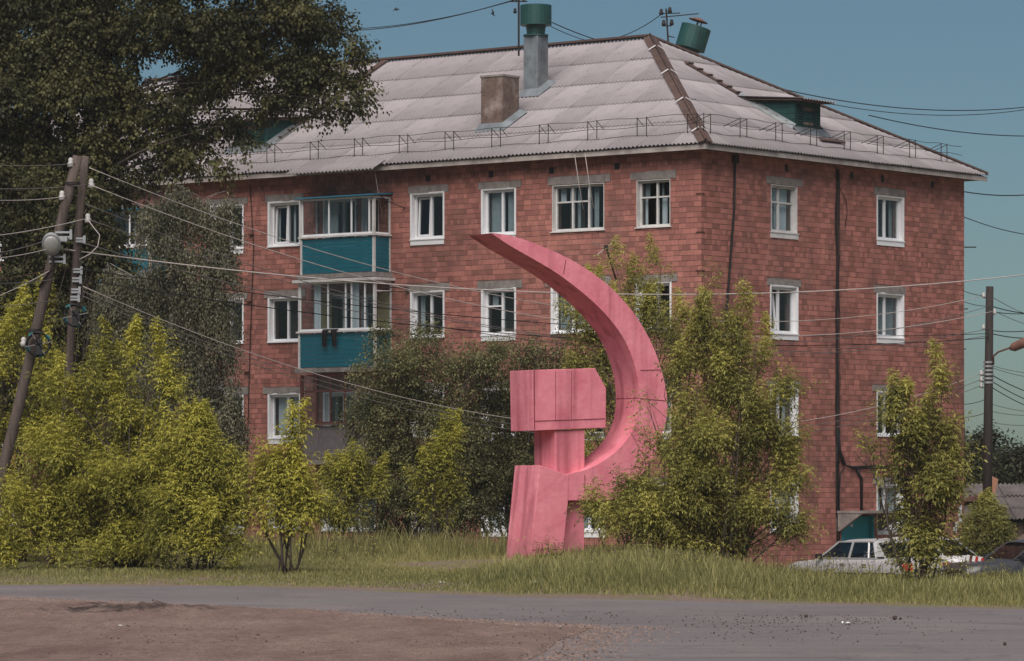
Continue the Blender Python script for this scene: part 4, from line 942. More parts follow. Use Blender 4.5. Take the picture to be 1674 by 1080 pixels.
tree('poplar_tree', 'tall dark-leaved poplar towering behind the leaning wooden poles', 'tree', 140, 105,
     [(-90, 60, 120, 110), (60, 60, 120, 80), (200, 30, 100, 70), (330, 30, 110, 60), (450, 45, 90, 60), (540, 45, 55, 55), (560, 100, 40, 30), (70, 180, 110, 90), (235, 190, 60, 60), (370, 160, 75, 55), (460, 130, 70, 45), (555, 165, 60, 28), (540, 200, 35, 24), (385, 215, 32, 34), (480, 90, 60, 50),
      (20, 300, 90, 90), (60, 420, 70, 80), (165, 300, 60, 50), (240, 265, 70, 30), (330, 250, 70, 40), (15, 520, 60, 60), (-90, 300, 100, 140), (100, 350, 60, 50), (100, -80, 150, 90), (300, -80, 150, 70), (470, -60, 90, 55), (200, -220, 190, 100), (380, 110, 50, 40), (160, 120, 60, 60), (120, 240, 80, 60), (205, 150, 60, 44), (270, 165, 60, 34), (330, 200, 60, 30), (280, 225, 80, 30), (140, 350, 60, 55), (130, 440, 55, 55), (185, 420, 30, 55), (60, 340, 70, 60), (520, 110, 50, 40), (-20, 190, 70, 90), (440, 20, 80, 40)],
     21000, 'leaf_poplar', K=7, L=.60, ll=.125, lw=.78, compound=False, droop=.8, tone=(.34, .36), bark='bark', axis=(.7, .25, .5), seed=11, sub=9, depth=.9, spread=.40,  # wide tone spread between clumps paints in lit masses and dark gaps
     trunk_path=[(150, 930, 0, .34), (148, 700, 0, .30), (146, 450, .1, .26), (150, 300, .1, .22), (148, 190, .1, .19), (160, 90, .2, .15), (190, -60, .2, .10), (210, -220, 0, .05)])
tree('birch_tree', 'weeping birch with hanging grey-green strands in front of the house', 'tree', 270, 101,
     [(300, 315, 55, 28), (355, 335, 32, 40), (250, 345, 50, 30), (300, 390, 60, 30), (355, 420, 28, 60), (310, 470, 45, 50), (350, 520, 32, 60), (215, 490, 50, 30), (270, 540, 65, 50), (335, 600, 42, 70), (250, 620, 55, 60), (360, 680, 30, 60), (305, 700, 50, 55), (380, 640, 22, 50), (190, 560, 40, 60), (385, 700, 20, 50), (230, 440, 60, 30), (180, 450, 30, 40), (330, 760, 60, 40), (200, 640, 40, 50)],
     6000, 'leaf_birch', K=12, L=1.05, ll=.072, lw=.72, compound=False, droop=1.0, tone=(.40, .26), bark='bark_birch', seed=12, sub=9, weep=True, spread=.36, fan=.35,
     trunk_path=[(268, 930, 0, .17), (272, 700, 0, .14), (280, 500, 0, .10), (292, 380, 0, .07), (300, 320, 0, .03)])
tree('maple_tree', 'dark shady tree behind the leaning poles, burying the far end of the house', 'tree', 40, 103,
     [(20, 330, 60, 50), (110, 340, 50, 50), (50, 420, 60, 50), (130, 430, 40, 50), (0, 490, 60, 50), (90, 510, 50, 50), (150, 520, 34, 50), (40, 580, 60, 50), (130, 600, 50, 50), (-30, 600, 60, 80), (175, 440, 20, 40), (60, 660, 80, 50)],
     4200, 'leaf_poplar', K=7, L=.6, ll=.125, lw=.7, compound=False, droop=.7, tone=(.28, .25), axis=(.7, .25, .5), seed=13, sub=9, spread=.42, trunk_r=.07)
ELD = dict(leafm='leaf_elder', K=8, L=.58, ll=.086, lw=.38, droop=.72, trunk_r=.03, axis=(.42, .95, .28), spires=14)
tree('box_elder_shrub', 'yellow-green box elder thicket reaching up round the leaning wooden pole', 'shrub', 30, 86.5,
     [(45, 530, 38, 38), (15, 560, 45, 60), (85, 590, 40, 40), (20, 650, 70, 70), (90, 670, 55, 60), (5, 770, 70, 90), (75, 780, 65, 90), (40, 870, 80, 60), (-50, 700, 60, 150)], 640, seed=21, tone=(.52, .22), tip_tone=.15, **ELD)
tree('box_elder_shrub', 'biggest yellow-green box elder thicket by the roadside, topped with bright upright plumes', 'shrub', 215, 80,
     [(192, 592, 20, 26), (218, 600, 18, 30), (256, 606, 16, 34), (175, 640, 40, 40), (252, 655, 38, 46), (210, 680, 60, 50), (140, 700, 50, 50), (275, 700, 36, 46), (200, 760, 95, 70), (120, 790, 70, 80), (250, 790, 70, 70), (170, 860, 100, 66), (245, 875, 85, 58), (100, 660, 28, 36), (95, 735, 46, 50), (75, 820, 56, 60), (20, 850, 60, 66), (70, 890, 80, 40), (150, 918, 90, 22, -.6), (250, 918, 70, 22, -.6), (40, 915, 60, 24, -.6)], 1500, seed=22, tone=(.58, .24), tip_tone=.2, **ELD)
tree('box_elder_shrub', 'rounded yellow-green box elder bush between the thicket and the lone sapling', 'shrub', 330, 78.5,
     [(326, 715, 16, 28), (345, 740, 26, 30), (300, 740, 34, 40), (335, 780, 46, 50), (285, 800, 46, 60), (370, 800, 26, 46), (320, 860, 70, 58), (375, 865, 34, 50), (395, 840, 18, 40), (330, 915, 60, 22, -.5), (390, 905, 24, 24, -.4)], 680, seed=23, tone=(.55, .24), tip_tone=.2, **ELD)
tree('box_elder_sapling', 'bright yellow-green box elder sapling with bare stems at the road edge', 'sapling', 468, 76,
     [(477, 722, 11, 26), (476, 762, 16, 26), (440, 765, 18, 30), (484, 800, 24, 34), (450, 815, 34, 40), (500, 840, 28, 34), (425, 845, 20, 30), (462, 862, 34, 28), (408, 800, 12, 20)], 200, seed=24, tone=(.72, .2), tip_tone=.15, **ELD)
tree('box_elder_sapling', 'small light green sapling under the ground-floor window', 'sapling', 560, 93,
     [(566, 775, 20, 30), (548, 800, 30, 26), (590, 825, 26, 34), (560, 845, 40, 30), (528, 850, 26, 26), (608, 800, 16, 18)], 150, seed=25, tone=(.42, .2), tip_tone=.15, **ELD)
APL = dict(leafm='leaf_apple', K=6, L=.42, ll=.085, lw=.55, compound=False, droop=.35, trunk_r=.05, axis=(.8, .3, .5), sub=10)
tree('apple_tree', 'dark bushy apple tree under the balconies of the red house', 'tree', 660, 99,
     [(650, 562, 40, 24), (705, 565, 46, 30), (600, 610, 34, 30), (640, 620, 50, 45), (720, 630, 60, 50), (765, 610, 36, 40), (600, 690, 44, 45), (670, 700, 70, 60), (750, 700, 56, 56), (630, 770, 56, 50), (710, 780, 80, 60), (670, 845, 95, 40), (770, 800, 40, 60), (740, 850, 60, 36), (600, 820, 50, 46), (680, 600, 60, 40), (790, 590, 34, 30)], 7300, seed=31, tone=(.32, .26), **APL)
tree('apple_tree', 'dark bushy apple tree directly behind the pink hammer', 'tree', 845, 100,
     [(835, 585, 36, 26), (880, 580, 40, 34), (800, 630, 40, 45), (860, 640, 60, 45), (915, 600, 36, 50), (810, 700, 50, 50), (870, 710, 60, 60), (790, 770, 44, 56), (850, 790, 60, 60), (820, 840, 80, 34), (925, 690, 40, 70), (940, 800, 50, 60)], 5600, seed=32, tone=(.34, .26), **APL)
tree('box_elder_sapling', 'slim yellow-green sapling in front of the dark apple tree', 'sapling', 718, 94.5,
     [(728, 735, 14, 30), (706, 785, 22, 26), (735, 800, 22, 30), (715, 835, 34, 26)], 90, seed=26, tone=(.5, .2), **ELD)
ELG = dict(ELD); ELG['leafm'] = 'leaf_elder_green'
tree('box_elder_tree', 'yellow-green box elder growing between the sickle and the red wall', 'tree', 1030, 97,
     [(1080, 447, 20, 14), (1052, 462, 24, 22), (1008, 450, 20, 18), (1000, 500, 36, 30), (1066, 500, 30, 34), (955, 545, 36, 26), (990, 560, 40, 40), (1060, 560, 44, 40), (935, 530, 20, 20), (960, 620, 40, 46), (1020, 640, 60, 60), (975, 710, 44, 50), (1000, 790, 60, 60), (1040, 850, 60, 50), (1108, 520, 26, 32), (1112, 590, 34, 44), (1112, 660, 32, 40), (1125, 730, 40, 50)], 1150, seed=41, tone=(.55, .22), tip_tone=.2, **ELG)
tree('box_elder_tree', 'broad olive-green box elder bush overlapping the foot of the sickle', 'tree', 1190, 83,
     [(1158, 486, 15, 26), (1210, 520, 18, 30), (1140, 545, 30, 36), (1195, 560, 36, 36), (1235, 600, 28, 40), (1128, 605, 30, 36), (1180, 630, 52, 46), (1112, 655, 16, 16), (1058, 668, 22, 7), (1145, 690, 40, 40), (1220, 680, 60, 56), (1280, 650, 24, 34), (1300, 705, 14, 36), (1045, 715, 26, 14), (1085, 752, 40, 30), (1160, 760, 80, 56), (1250, 770, 56, 60), (1300, 790, 18, 34), (1030, 790, 36, 34), (1100, 830, 84, 54), (1210, 850, 84, 56), (1285, 860, 30, 44), (1020, 860, 40, 30), (1150, 900, 90, 34), (985, 850, 34, 40), (1060, 880, 60, 40), (1300, 880, 20, 40), (1265, 700, 50, 50)], 1650, seed=42, tone=(.46, .26), tip_tone=.2, **ELG)
tree('box_elder_sapling', 'olive-green sapling with thin upright stems in front of the parked cars', 'sapling', 1500, 70,
     [(1464, 664, 12, 22), (1540, 660, 12, 26), (1462, 705, 24, 26), (1535, 705, 20, 30), (1424, 735, 18, 14), (1490, 745, 34, 34), (1545, 760, 22, 34), (1455, 785, 20, 20), (1510, 800, 40, 38), (1482, 835, 18, 22), (1540, 830, 24, 34), (1505, 865, 34, 30), (1535, 895, 34, 26), (1508, 915, 36, 18)], 330, seed=43, tone=(.36, .22), tip_tone=.15, **ELG)
FAR = dict(leafm='leaf_far', K=5, L=.7, ll=.20, lw=.6, compound=False, droop=.4, trunk_r=.09, axis=(.8, .3, .5), sub=10, group='dark trees behind the shed')
tree('broadleaf_tree', 'dark green tree rising behind the slate-roofed shed', 'tree', 1600, 152, [(1590, 750, 30, 36), (1622, 745, 30, 34), (1605, 800, 50, 40)], 900, seed=51, tone=(.35, .25), **FAR)
tree('broadleaf_tree', 'dark green tree rising behind the slate-roofed shed', 'tree', 1655, 149, [(1650, 780, 34, 34), (1690, 770, 36, 40), (1660, 815, 50, 30)], 900, seed=52, tone=(.35, .25), **FAR)
tree('elder_bush', 'small leafy bush at the foot of the dark utility pole', 'shrub', 1603, 106, [(1595, 880, 16, 20), (1618, 872, 18, 26), (1635, 890, 14, 20), (1605, 905, 26, 16)], 230, seed=53, tone=(.12, .16), **ELG)

# ------------------------------------------------------------------ grass
def grass():
    rng = np.random.default_rng(77); N = 250000
    Y = 57 + (102 - 57) * rng.uniform(0, 1, N) ** .85; X = rng.uniform(-1, 1, N) * (Y * 850 / F + .6); d = Y - Yr(X)
    pat = .7 * vnoise(X, Y * .6, .9, 22) + .5 * vnoise(X, Y, 2.6, 24)
    bare = np.clip(1.5 * np.exp(-((X + 1.0) / 1.25) ** 2 - ((Y - 84.5) / 5) ** 2) + .8 * 1.6 * np.clip(vnoise(X, Y * .5, 1.3, 25) - .30, 0, 1), 0, 1)
    h = .04 + .08 * smooth((d - .6) / 2) + (.17 + .08 * smooth((X - .3) / 2.0)) * smooth((d - 2.2 + 1.2 * pat) / 3.2) * np.clip(.75 + .55 * pat, .15, 1.4)
    h = h * (1 - .22 * smooth((X - 3.5) / 2.5)); lowL = smooth((-X - .2) / 1.2) * smooth((91 - Y) / 4); h = h * (1 - .62 * lowL); h = np.where((X < 0) & (Y > 90), h + .38 * smooth((Y - 90) / 2), h)
    keep = (d > .35 + .75 * smooth((X + 6) / 3) + .5 * rng.uniform(0, 1, N) + .5 * vnoise(X, Y, 1.8, 23)) & (rng.uniform(0, 1, N) > bare * .93) & (Y < 100)
    keep &= ~((np.abs(X - .45) < .75) & (np.abs(Y - 88.35) < .45))
    X, Y, h, d, pat = X[keep], Y[keep], h[keep], d[keep], pat[keep]; n = len(X)
    h = np.maximum(.04, h * rng.uniform(.5, 1.25, n)) * (1 - .5 * np.exp(-((X + .9) / 1.8) ** 2 - ((Y - 85) / 5) ** 2))
    seed_ = rng.uniform(0, 1, n) < .10; h = np.where(seed_ & (h > .25), h * 1.3, h)
    Z = zfun(X, Y) - .01; an = rng.uniform(0, 6.28, n); ln = h * rng.uniform(.08, .5, n); wd = rng.uniform(.007, .016, n) * (1 + .5 * seed_)
    p = np.stack([X, Y, Z], 1); ld = np.stack([np.cos(an), np.sin(an), an * 0], 1); a2 = rng.uniform(-.6, .6, n); sd_ = np.stack([np.cos(a2), np.sin(a2), an * 0], 1)
    mid = p + UPV * (h * .55)[:, None] + ld * (ln * .3)[:, None]; tip = p + UPV * h[:, None] + ld * ln[:, None]; s = sd_ * (wd / 2)[:, None]
    V = np.stack([p - s * .8, p + s * .8, mid + s, mid - s, tip + s * .15, tip - s * .15], 1).reshape(-1, 3); i = np.arange(n)[:, None] * 6
    Q = np.concatenate([i + np.array([0, 1, 2, 3]), i + np.array([3, 2, 4, 5])], 0)
    tone = np.clip(.34 + .16 * pat + rng.normal(0, .12, n) + .38 * seed_ + .25 * np.exp(-(d / 2.0) ** 2) + .45 * np.exp(-((X + .9) / 2.2) ** 2 - ((Y - 84) / 6) ** 2) , 0, 1)
    o = np_mesh('grass', V, Q, 'grass', None, np.repeat(tone, 6)); tag(o, 'rough roadside grass growing on the verge round the monument', 'grass', kind='stuff')
grass()
def weeds():
    """tall leafy weeds in the grass: each a plant of its own"""
    rng = np.random.default_rng(5); spots = [(700, 893, 95), (600, 890, 94), (770, 885, 95), (1010, 945, 78), (1080, 950, 76), (1350, 950, 71), (1420, 960, 69), (880, 935, 80), (960, 950, 77), (1620, 955, 68), (1150, 955, 74), (1250, 955, 73), (1560, 950, 70), (1040, 930, 82), (650, 880, 96), (545, 905, 90), (740, 900, 92), (905, 925, 83), (1310, 940, 75), (1480, 965, 68), (300, 940, 77), (130, 940, 78), (610, 905, 90)]
    for k, (x, y, Y) in enumerate(spots):
        X = (x - CX) * Y / F; z = float(zfun(X, Y)); n = 14
        root = thing('leafy_weed', (X, Y, z - .02), 'tall leafy weed standing in the roadside grass', 'weed', 'leafy weeds in the verge')
        P = np.array([X, Y, z]) + rng.normal(size=(n, 3)) * [.22, .22, .02]; P[:, 2] = z; A = nrm(np.array([0, 0, 1]) + rng.normal(size=(n, 3)) * .22)
        V, T = shoots(P, A, rng.uniform(.4, .75, n), 8, .10, .32, rng, rng.normal(.35, .12, n), False, .5)
        np_mesh('leaves', V, np.arange(len(V)).reshape(-1, 4), 'leaf_elder_green', root, np.clip(T, 0, 1))
        mb = MB()
        for p, a in zip(P, A): mb.tube([(X, Y, z - .02), tuple(p + [0, 0, .03]), tuple(p + a * .55)], [.006, .006, .003], 4)
        mb.build('stem', 'bark', root)
weeds()
# ------------------------------------------------------------------ poles, lamps, wires
def gz(X, Y): return float(zfun(X, Y))
PY = 83.0
def pole(name, label, top, foot_px, Y, r_top, r_bot, m, mid=None):
    t = at(top[0], top[1], Y); fx = (foot_px - CX) * Y / F; b = Vector((fx, Y, gz(fx, Y)))
    root = thing(name, b, label, 'utility pole'); n = 9
    pts = []
    for k in range(n):
        q = k / (n - 1); p = (b - Vector((0, 0, .3))).lerp(t, q); p.x += .05 * math.sin(q * 5.1); pts.append(p)
    MB().tube(pts, [r_bot + (r_top - r_bot) * k / (n - 1) for k in range(n)], 12).build('shaft', m, root, True)
    def along(y):
        q = (t.z - at(0, y, Y).z) / (t.z - b.z); return t.lerp(b, q)
    return root, along
pA, alongA = pole('wooden_pole', 'weathered wooden utility pole leaning hard over the thicket, with the round street lamp', (131, 255), -46, PY, .105, .125, 'pole_wood')
pB, alongB = pole('wooden_pole', 'steeper wooden prop pole meeting the leaning pole at its top', (143, 255), 78, PY + .36, .08, .10, 'pole_wood')
def insulator(root, p, m='porcelain', s=1.0):
    o = MB(); o._lz(Vector(p), [(-.06 * s, .02 * s), (-.06 * s, .05 * s), (0, .055 * s), (.03 * s, .035 * s), (.06 * s, .045 * s), (.09 * s, .02 * s)], 10); o.build('insulator', m, root, True)
def bracket(root, p, l=.35, z=.10, m='galv'):
    o = MB(); o.box((p.x - l / 2, p.y - .16, p.z - .02), (p.x + l / 2, p.y - .13, p.z + .02)); o.box((p.x - l / 2, p.y - .16, p.z + z - .02), (p.x + l / 2, p.y - .13, p.z + z + .02)); o.box((p.x + l / 2 - .05, p.y - .165, p.z - .05), (p.x + l / 2, p.y - .10, p.z + z + .06)); o.build('bracket', m, root)
def strap(root, p, r=.16, m='galv'):
    o = MB(); o._lz(Vector((p.x, p.y, p.z)), [(-.03, r), (.03, r)], 12); o.build('strap', m, root)
for al, root, ys in ((alongA, pA, (267, 321, 560)), (alongB, pB, (301, 358))):
    for y in ys:
        p = al(y); q = p + Vector(((-.15 if root is pA else .14), -.05, 0)); insulator(root, q, 'porcelain', 1.3); MB().bar(p, q, .03).build('pin', 'iron', root)
for y in (388, 428): p = alongA(y); bracket(pA, p + Vector((.12, 0, 0)))
for y in (395, 445, 460, 478, 490): p = alongB(y); bracket(pB, p + Vector((.05, 0, 0)), .20, .06)
for y in (300, 540): strap(pA, alongA(y), .155, 'iron')
# street lamp on the leaning pole
lp = at(84, 398, PY - .45); lroot = thing('street_lamp', at(88, 470, PY - .2), 'round grey street lamp head clamped to the leaning pole', 'street lamp')
o = MB(); axl = Vector((.05, -.82, -.57)).normalized(); c = lp
def disc(mb, c, ax, prof, sx, sz, n=24):
    r = ax.cross(Vector((0, 0, 1))).normalized(); u = r.cross(ax); base = len(mb.v)
    for h, k in prof:
        for i in range(n):
            a = 2 * math.pi * i / n; mb.v.append(tuple(c + ax * h + r * (math.cos(a) * sx * k) + u * (math.sin(a) * sz * k)))
    for j in range(len(prof) - 1):
        for i in range(n): a = base + j * n + i; b = base + j * n + (i + 1) % n; mb.f.append((a, b, b + n, a + n))
    mb.f.append(tuple(base + i for i in range(n))[::-1]); mb.f.append(tuple(base + (len(prof) - 1) * n + i for i in range(n)))
disc(o, c, axl, [(-.20, .25), (-.15, .7), (-.05, .95), (.0, 1.0), (.05, 1.0), (.05, .88)], .195, .26); hd = o.build('lamp_head', 'lamp_grey', lroot, True)
o = MB(); disc(o, c, axl, [(.045, .86), (.08, .7), (.095, .35), (.10, .05)], .195, .26); o.build('lens', 'lamp_glass', lroot, True)
o = MB().tube([c - axl * .12 + Vector((0, 0, -.15)), c + Vector((.02, .2, -.45)), alongA(470) + Vector((-.12, -.12, 0))], .03, 8); o.build('lamp_arm', 'iron', lroot, True)
o = MB(); p = alongA(392); o.box((p.x - .05, p.y - .32, p.z - .05), (p.x + .22, p.y - .15, p.z + .06)); o.build('clamp', 'galv', lroot)
def coil(x, y, r, label, along):
    p = at(x, y, PY - .32); root = thing('cable_coil', p - Vector((0, 0, r)), label, 'cable coil')
    for k in range(5):
        rr = random.Random(k + x); pts = [p + Vector((math.cos(a) * (r + rr.uniform(-.02, .02)) , .03 * k + .02 * math.sin(3 * a), math.sin(a) * (r + rr.uniform(-.02, .02)))) for a in np.linspace(0, 6.283, 25)]
        MB().tube(pts, .017, 6).build('cable_turn', 'cable_black', root, True)
    for a in (.6, 2.2, 3.6, 5.0):
        q = p + Vector((math.cos(a) * r, .06, math.sin(a) * r)); MB().tube([q - Vector((-math.sin(a), 0, math.cos(a))) * .05, q + Vector((-math.sin(a), 0, math.cos(a))) * .05], .042, 8).build('tape', 'coil_teal', root)
    m_ = MB().bar(p + Vector((-r * 1.1, -.03, -.06)), p + Vector((r * 1.3, -.03, .05)), .02); m_.bar(p + Vector((-r * .5, -.03, r * .9)), p + Vector((r * .6, -.03, -r * .9)), .02); m_.build('cross_holder', 'wire_grey', root)
    MB().box((p.x - .05, p.y - .04, p.z - .22), (p.x + .09, p.y + .05, p.z + .10)).build('splice_box', 'black_plastic', root)
coil(62, 562, .24, 'black cable coil with teal ties on the leaning pole, above the leaves', alongA)
coil(122, 515, .22, 'black cable coil hung on the steeper prop pole', alongB)
PYR = 117.0
tp = at(1618, 468, PYR); fx = (1613 - CX) * PYR / F
pR = thing('tarred_pole', (fx, PYR, gz(fx, PYR)), 'dark tarred utility pole beyond the end of the red house', 'utility pole')
MB().tube([(fx, PYR, gz(fx, PYR) - .3), tuple(tp.lerp(Vector((fx, PYR, 0)), .5)), tuple(tp)], [.16, .135, .11], 12).build('shaft', 'pole_tar', pR, True)
for x, y in ((1608, 483), (1626, 510), (1608, 535), (1604, 610), (1604, 620), (1604, 630)):
    p = at(x, y, PYR - .1); insulator(pR, p, 'porcelain', 1.0); MB().bar(p - Vector((0, 0, .06)), at(1616, y + 4, PYR), .025).build('hook', 'iron', pR)
for k in range(6): strap(pR, at(1616, 592 + 6.6 * k, PYR), .15, 'galv')
lr = thing('street_lamp', at(1620, 600, PYR), 'rusty brown street lamp on the curved arm of the tarred pole', 'street lamp')
MB().tube([at(1624, 596, PYR - .1), at(1624, 582, PYR - .12), at(1632, 575, PYR - .2), at(1652, 568, PYR - .4)], .028, 8).build('lamp_arm', 'rust', lr, True)
a = at(1651, 570, PYR - .4); b = at(1690, 553, PYR - .8); m_ = MB(); m_.tube([a, a.lerp(b, .15), a.lerp(b, .8), b], [.05, .13, .15, .05], 10); m_.build('lamp_head', 'rust_sheet', lr, True)
bd = thing('sheet_scrap', at(1627, 810, PYR - .2), 'brown sheet scrap nailed to the tarred pole', 'board')
MB().hexa([at(1622, 806, PYR - .15), at(1627, 806, PYR - .15), at(1627, 806, PYR - .10), at(1622, 806, PYR - .10), at(1622, 778, PYR - .15), at(1632, 783, PYR - .15), at(1632, 783, PYR - .10), at(1622, 778, PYR - .10)]).build('sheet', 'cardboard', bd)

def wire(pts, r, m, label, group, n=40):
    """sagging wire through (x, y, Y) photograph points: two ends and the low point's sag in metres"""
    a = at(*pts[0]); b = at(*pts[1]); sag = pts[2]; P = []
    for k in range(n + 1):
        t = k / n; p = a.lerp(b, t); p.z -= sag * 4 * t * (1 - t); P.append(tuple(p))
    o = MB().tube(P, r, 5).build('overhead_wire', m, None, True); tag(o, label, 'wire', group); return o
def wire_fit(p0, p1, via, r, m, label, group):
    """sag found from one seen point of the span"""
    a = at(*p0); b = at(*p1); lo, hi = 0.0, 1.0
    for _ in range(50):
        t = (lo + hi) / 2; q = a.lerp(b, t); x = CX + q.x / q.y * F
        if (x < via[0]) == (p1[0] > p0[0]): lo = t
        else: hi = t
    q = a.lerp(b, t); zt = CAMZ + (YH - via[1]) * q.y / F; sag = (q.z - zt) / (4 * t * (1 - t))
    return wire((p0, p1, sag), r, m, label, group, 60)
G1 = 'wires across the house front'; LB = 'thin overhead wire strung from the leaning wooden pole to the tarred pole'
PR = PYR - .1
wire_fit((146, 274, PY), (1608, 483, PR), (640, 443), .009, 'wire_pale', LB, G1)
wire_fit((148, 302, PY), (1626, 508, PR), (640, 466), .010, 'wire_pale', LB, G1)
wire_fit((140, 333, PY), (1617, 500, PR), (420, 436), .009, 'wire_grey', LB, G1)
wire_fit((143, 358, PY), (1617, 537, PR), (420, 447), .009, 'wire_grey', LB, G1)
wire_fit((132, 396, PY), (1617, 548, PR), (640, 520), .010, 'wire_grey', LB, G1)
wire_fit((132, 440, PY), (1617, 545, PR), (830, 523), .010, 'cable_black', LB, G1)
wire_fit((135, 457, PY), (1617, 552, PR), (830, 545), .011, 'cable_black', LB, G1)
wire_fit((96, 406, PY), (1690, 447, PR - 12), (870, 477), .014, 'wire_pale', 'thick pale overhead cable passing in front of the sickle and rising past the house end', G1)
for k in range(3): wire_fit((136, 468 + 8 * k, PY), (1604, 610 + 10 * k, PR), (830, 683 + 9 * k), .009, 'wire_grey' if k else 'wire_pale', 'low-slung wire dipping behind the pink hammer between the two pole sites', 'low-slung wires')
G2 = 'wires leaving the leaning poles'; L2 = 'overhead wire running from the leaning poles away from the house'
for (x, y, x2, y2, m) in ((122, 267, -60, 265, 'wire_grey'), (146, 301, -60, 306, 'wire_grey'), (108, 321, -60, 324, 'wire_pale'), (141, 357, -60, 390, 'wire_pale'), (75, 393, -60, 420, 'wire_grey'), (85, 405, -60, 425, 'wire_pale'), (95, 437, -60, 460, 'rust'), (85, 440, -60, 505, 'wire_pale'), (90, 456, -60, 460, 'wire_grey'), (90, 490, -60, 500, 'wire_grey')):
    wire(((x, y, PY - .1), (x2, y2, PY - 6), .06), .009, m, L2, G2, 16)
wire_fit((146, 360, PY), (132, 412, PY), (160, 385), .010, 'wire_pale', 'short jumper wire looping beside the prop pole', None) if False else None
o = MB().tube([at(*q) for q in ((143, 358, PY - .1), (152, 370, PY - .1), (163, 384, PY - .1), (160, 402, PY - .1), (147, 415, PY - .1), (130, 424, PY - .1))], .010, 5).build('jumper_wire', 'wire_pale', None, True); tag(o, 'short yellowish jumper wire looping beside the prop pole', 'wire')
# wires over the roof and to the right
GR = 'wires over the roof'
m1 = at(848, 72, 119.5); mr = thing('roof_mast', m1 - Vector((0, 0, .35)), 'iron wire mast behind the green-capped vent duct', 'mast')
MB().tube([m1 - Vector((0, 0, .35)), at(848, -14, 119.5)], .035, 6).build('pole', 'iron', mr); o = MB().bar(at(834, 2, 119.5), at(862, 2, 119.5), .04); o.build('crossarm', 'iron', mr)
for x in (838, 844, 856): insulator(mr, at(x, -3, 119.5), 'cable_black', 1.0)
insulator(mr, at(842, 18, 119.5), 'cable_black')
m2 = at(1093, 66, 119.8); ar = thing('roof_antenna', m2 - Vector((0, 0, .25)), 'iron antenna mast with insulators at the roof peak', 'antenna')
MB().tube([m2 - Vector((0, 0, .25)), at(1089, 14, 119.8)], .03, 6).build('pole', 'iron', ar)
for (x0, y0, x1, y1) in ((1079, 22, 1112, 21), (1080, 28, 1142, 22), (1083, 42, 1098, 42), (1090, 58, 1103, 61)): MB().bar(at(x0, y0, 119.8), at(x1, y1, 119.8), .03).build('crossarm', 'iron', ar)
for x, y in ((1095, 17), (1085, 38), (1098, 37), (1081, 20)): insulator(ar, at(x, y, 119.8), 'iron', 1.2)
wire(((835, 1, 119.5), (560, 50, 150), .2), .016, 'cable_black', 'pair wire running from the roof mast off behind the poplar', GR)
wire(((838, 1, 119.5), (560, 47, 152), .2), .014, 'cable_black', 'pair wire running from the roof mast off behind the poplar', GR)
wire(((855, 12, 119.5), (1000, 72, 122), .1), .016, 'cable_black', 'wire sloping from the roof mast down to the ridge', GR)
wire(((855, 16, 119.5), (985, 72, 122), .15), .012, 'cable_black', 'wire sloping from the roof mast down to the ridge', GR)
wire(((990, 66, 122), (1080, 24, 119.8), .12), .013, 'cable_black', 'wire rising from the ridge to the antenna mast', None)
GB = 'wires beyond the house end'; LBB = 'overhead wire seen against the sky beyond the red house'
for (a, b, s, r) in (((1240, 136, 135), (1700, 172, 160), .5, .018), ((1240, 142, 135), (1700, 175, 160), .6, .014), ((1420, 188, 132), (1700, 222, 150), .2, .018), ((1570, 312, 122), (1700, 316, 130), .1, .018), ((1570, 352, 122), (1700, 386, 130), .1, .014)):
    wire((a, b, s), r, 'cable_black', LBB, GB, 24)
GP = 'wires leaving the tarred pole'; LPP = 'overhead wire running on from the tarred pole away from the house'
for (y0, y1, r) in ((500, 508, .016), (505, 528, .010), (509, 507, .013), (540, 535, .014), (545, 548, .016), (484, 512, .010), (600, 612, .010), (612, 638, .016), (622, 652, .014), (632, 662, .014), (597, 605, .009), (660, 668, .009), (672, 674, .010), (690, 690, .009)):
    wire(((1620, y0, PYR - .1), (1720, y1 + (y1 - y0) * .5, PYR + 14), .10), r, 'cable_black' if r > .012 else 'wire_grey', LPP, GP, 16)
for (y0, y1) in ((463, 483), (480, 500), (655, 650), (676, 672)): wire(((1560, y0 + 5, 122), (1617, y1, PYR), .08), .010, 'cable_black', 'service wire between the tarred pole and the house end', 'service wires at the house end', 12)

# wall antennas and things hung on the house
wp = WL(pxL(1005), .10, 0); p0 = on_plane(1008, 460, WL(0, .12, 0), NL); p1 = on_plane(991, 404, WL(0, .75, 0), NL)
an = thing('wall_antenna', p0, 'star-shaped television antenna on a bent pole fixed to the red wall', 'antenna')
MB().tube([p0, p0.lerp(p1, .5), p1], .03, 6).build('pole', 'iron', an, True)
for dx_, dz_, m_n in ((-15, -13, 'wire_pale'), (20, 13, 'wire_pale'), (-22, 8, 'wire_grey'), (24, -6, 'wire_grey')):
    q = on_plane(991 + dx_, 404 - dz_, WL(0, .75, 0), NL); MB().bar(p1, q, .022).build('rod', m_n, an)
MB().box((p1.x - .06, p1.y - .06, p1.z - .06), (p1.x + .06, p1.y + .06, p1.z + .06)).build('hub', 'iron', an)
p0 = on_plane(662, 340, WL(0, .02, 0), NL); br = thing('wall_bracket', p0, 'thin iron clothes-line bracket on the wall beside the top balcony', 'bracket')
MB().tube([p0, WL(pxL(650), .30, p0.z + .15), WL(pxL(632), .72, p0.z + .55), WL(pxL(624), .80, p0.z + .5)], .014, 5).build('rod', 'iron', br)
p0 = on_plane(668, 470, WL(0, .02, 0), NL); br = thing('wall_bracket', p0, 'rusty clothes-line frame on the wall beside the lower balcony', 'bracket')
MB().bar(p0, WL(pxL(646), .6, p0.z), .03).build('rod', 'iron', br); MB().bar(p0 - Vector((0, 0, .12)), WL(pxL(646), .6, p0.z - .12), .03).build('rod', 'iron', br)
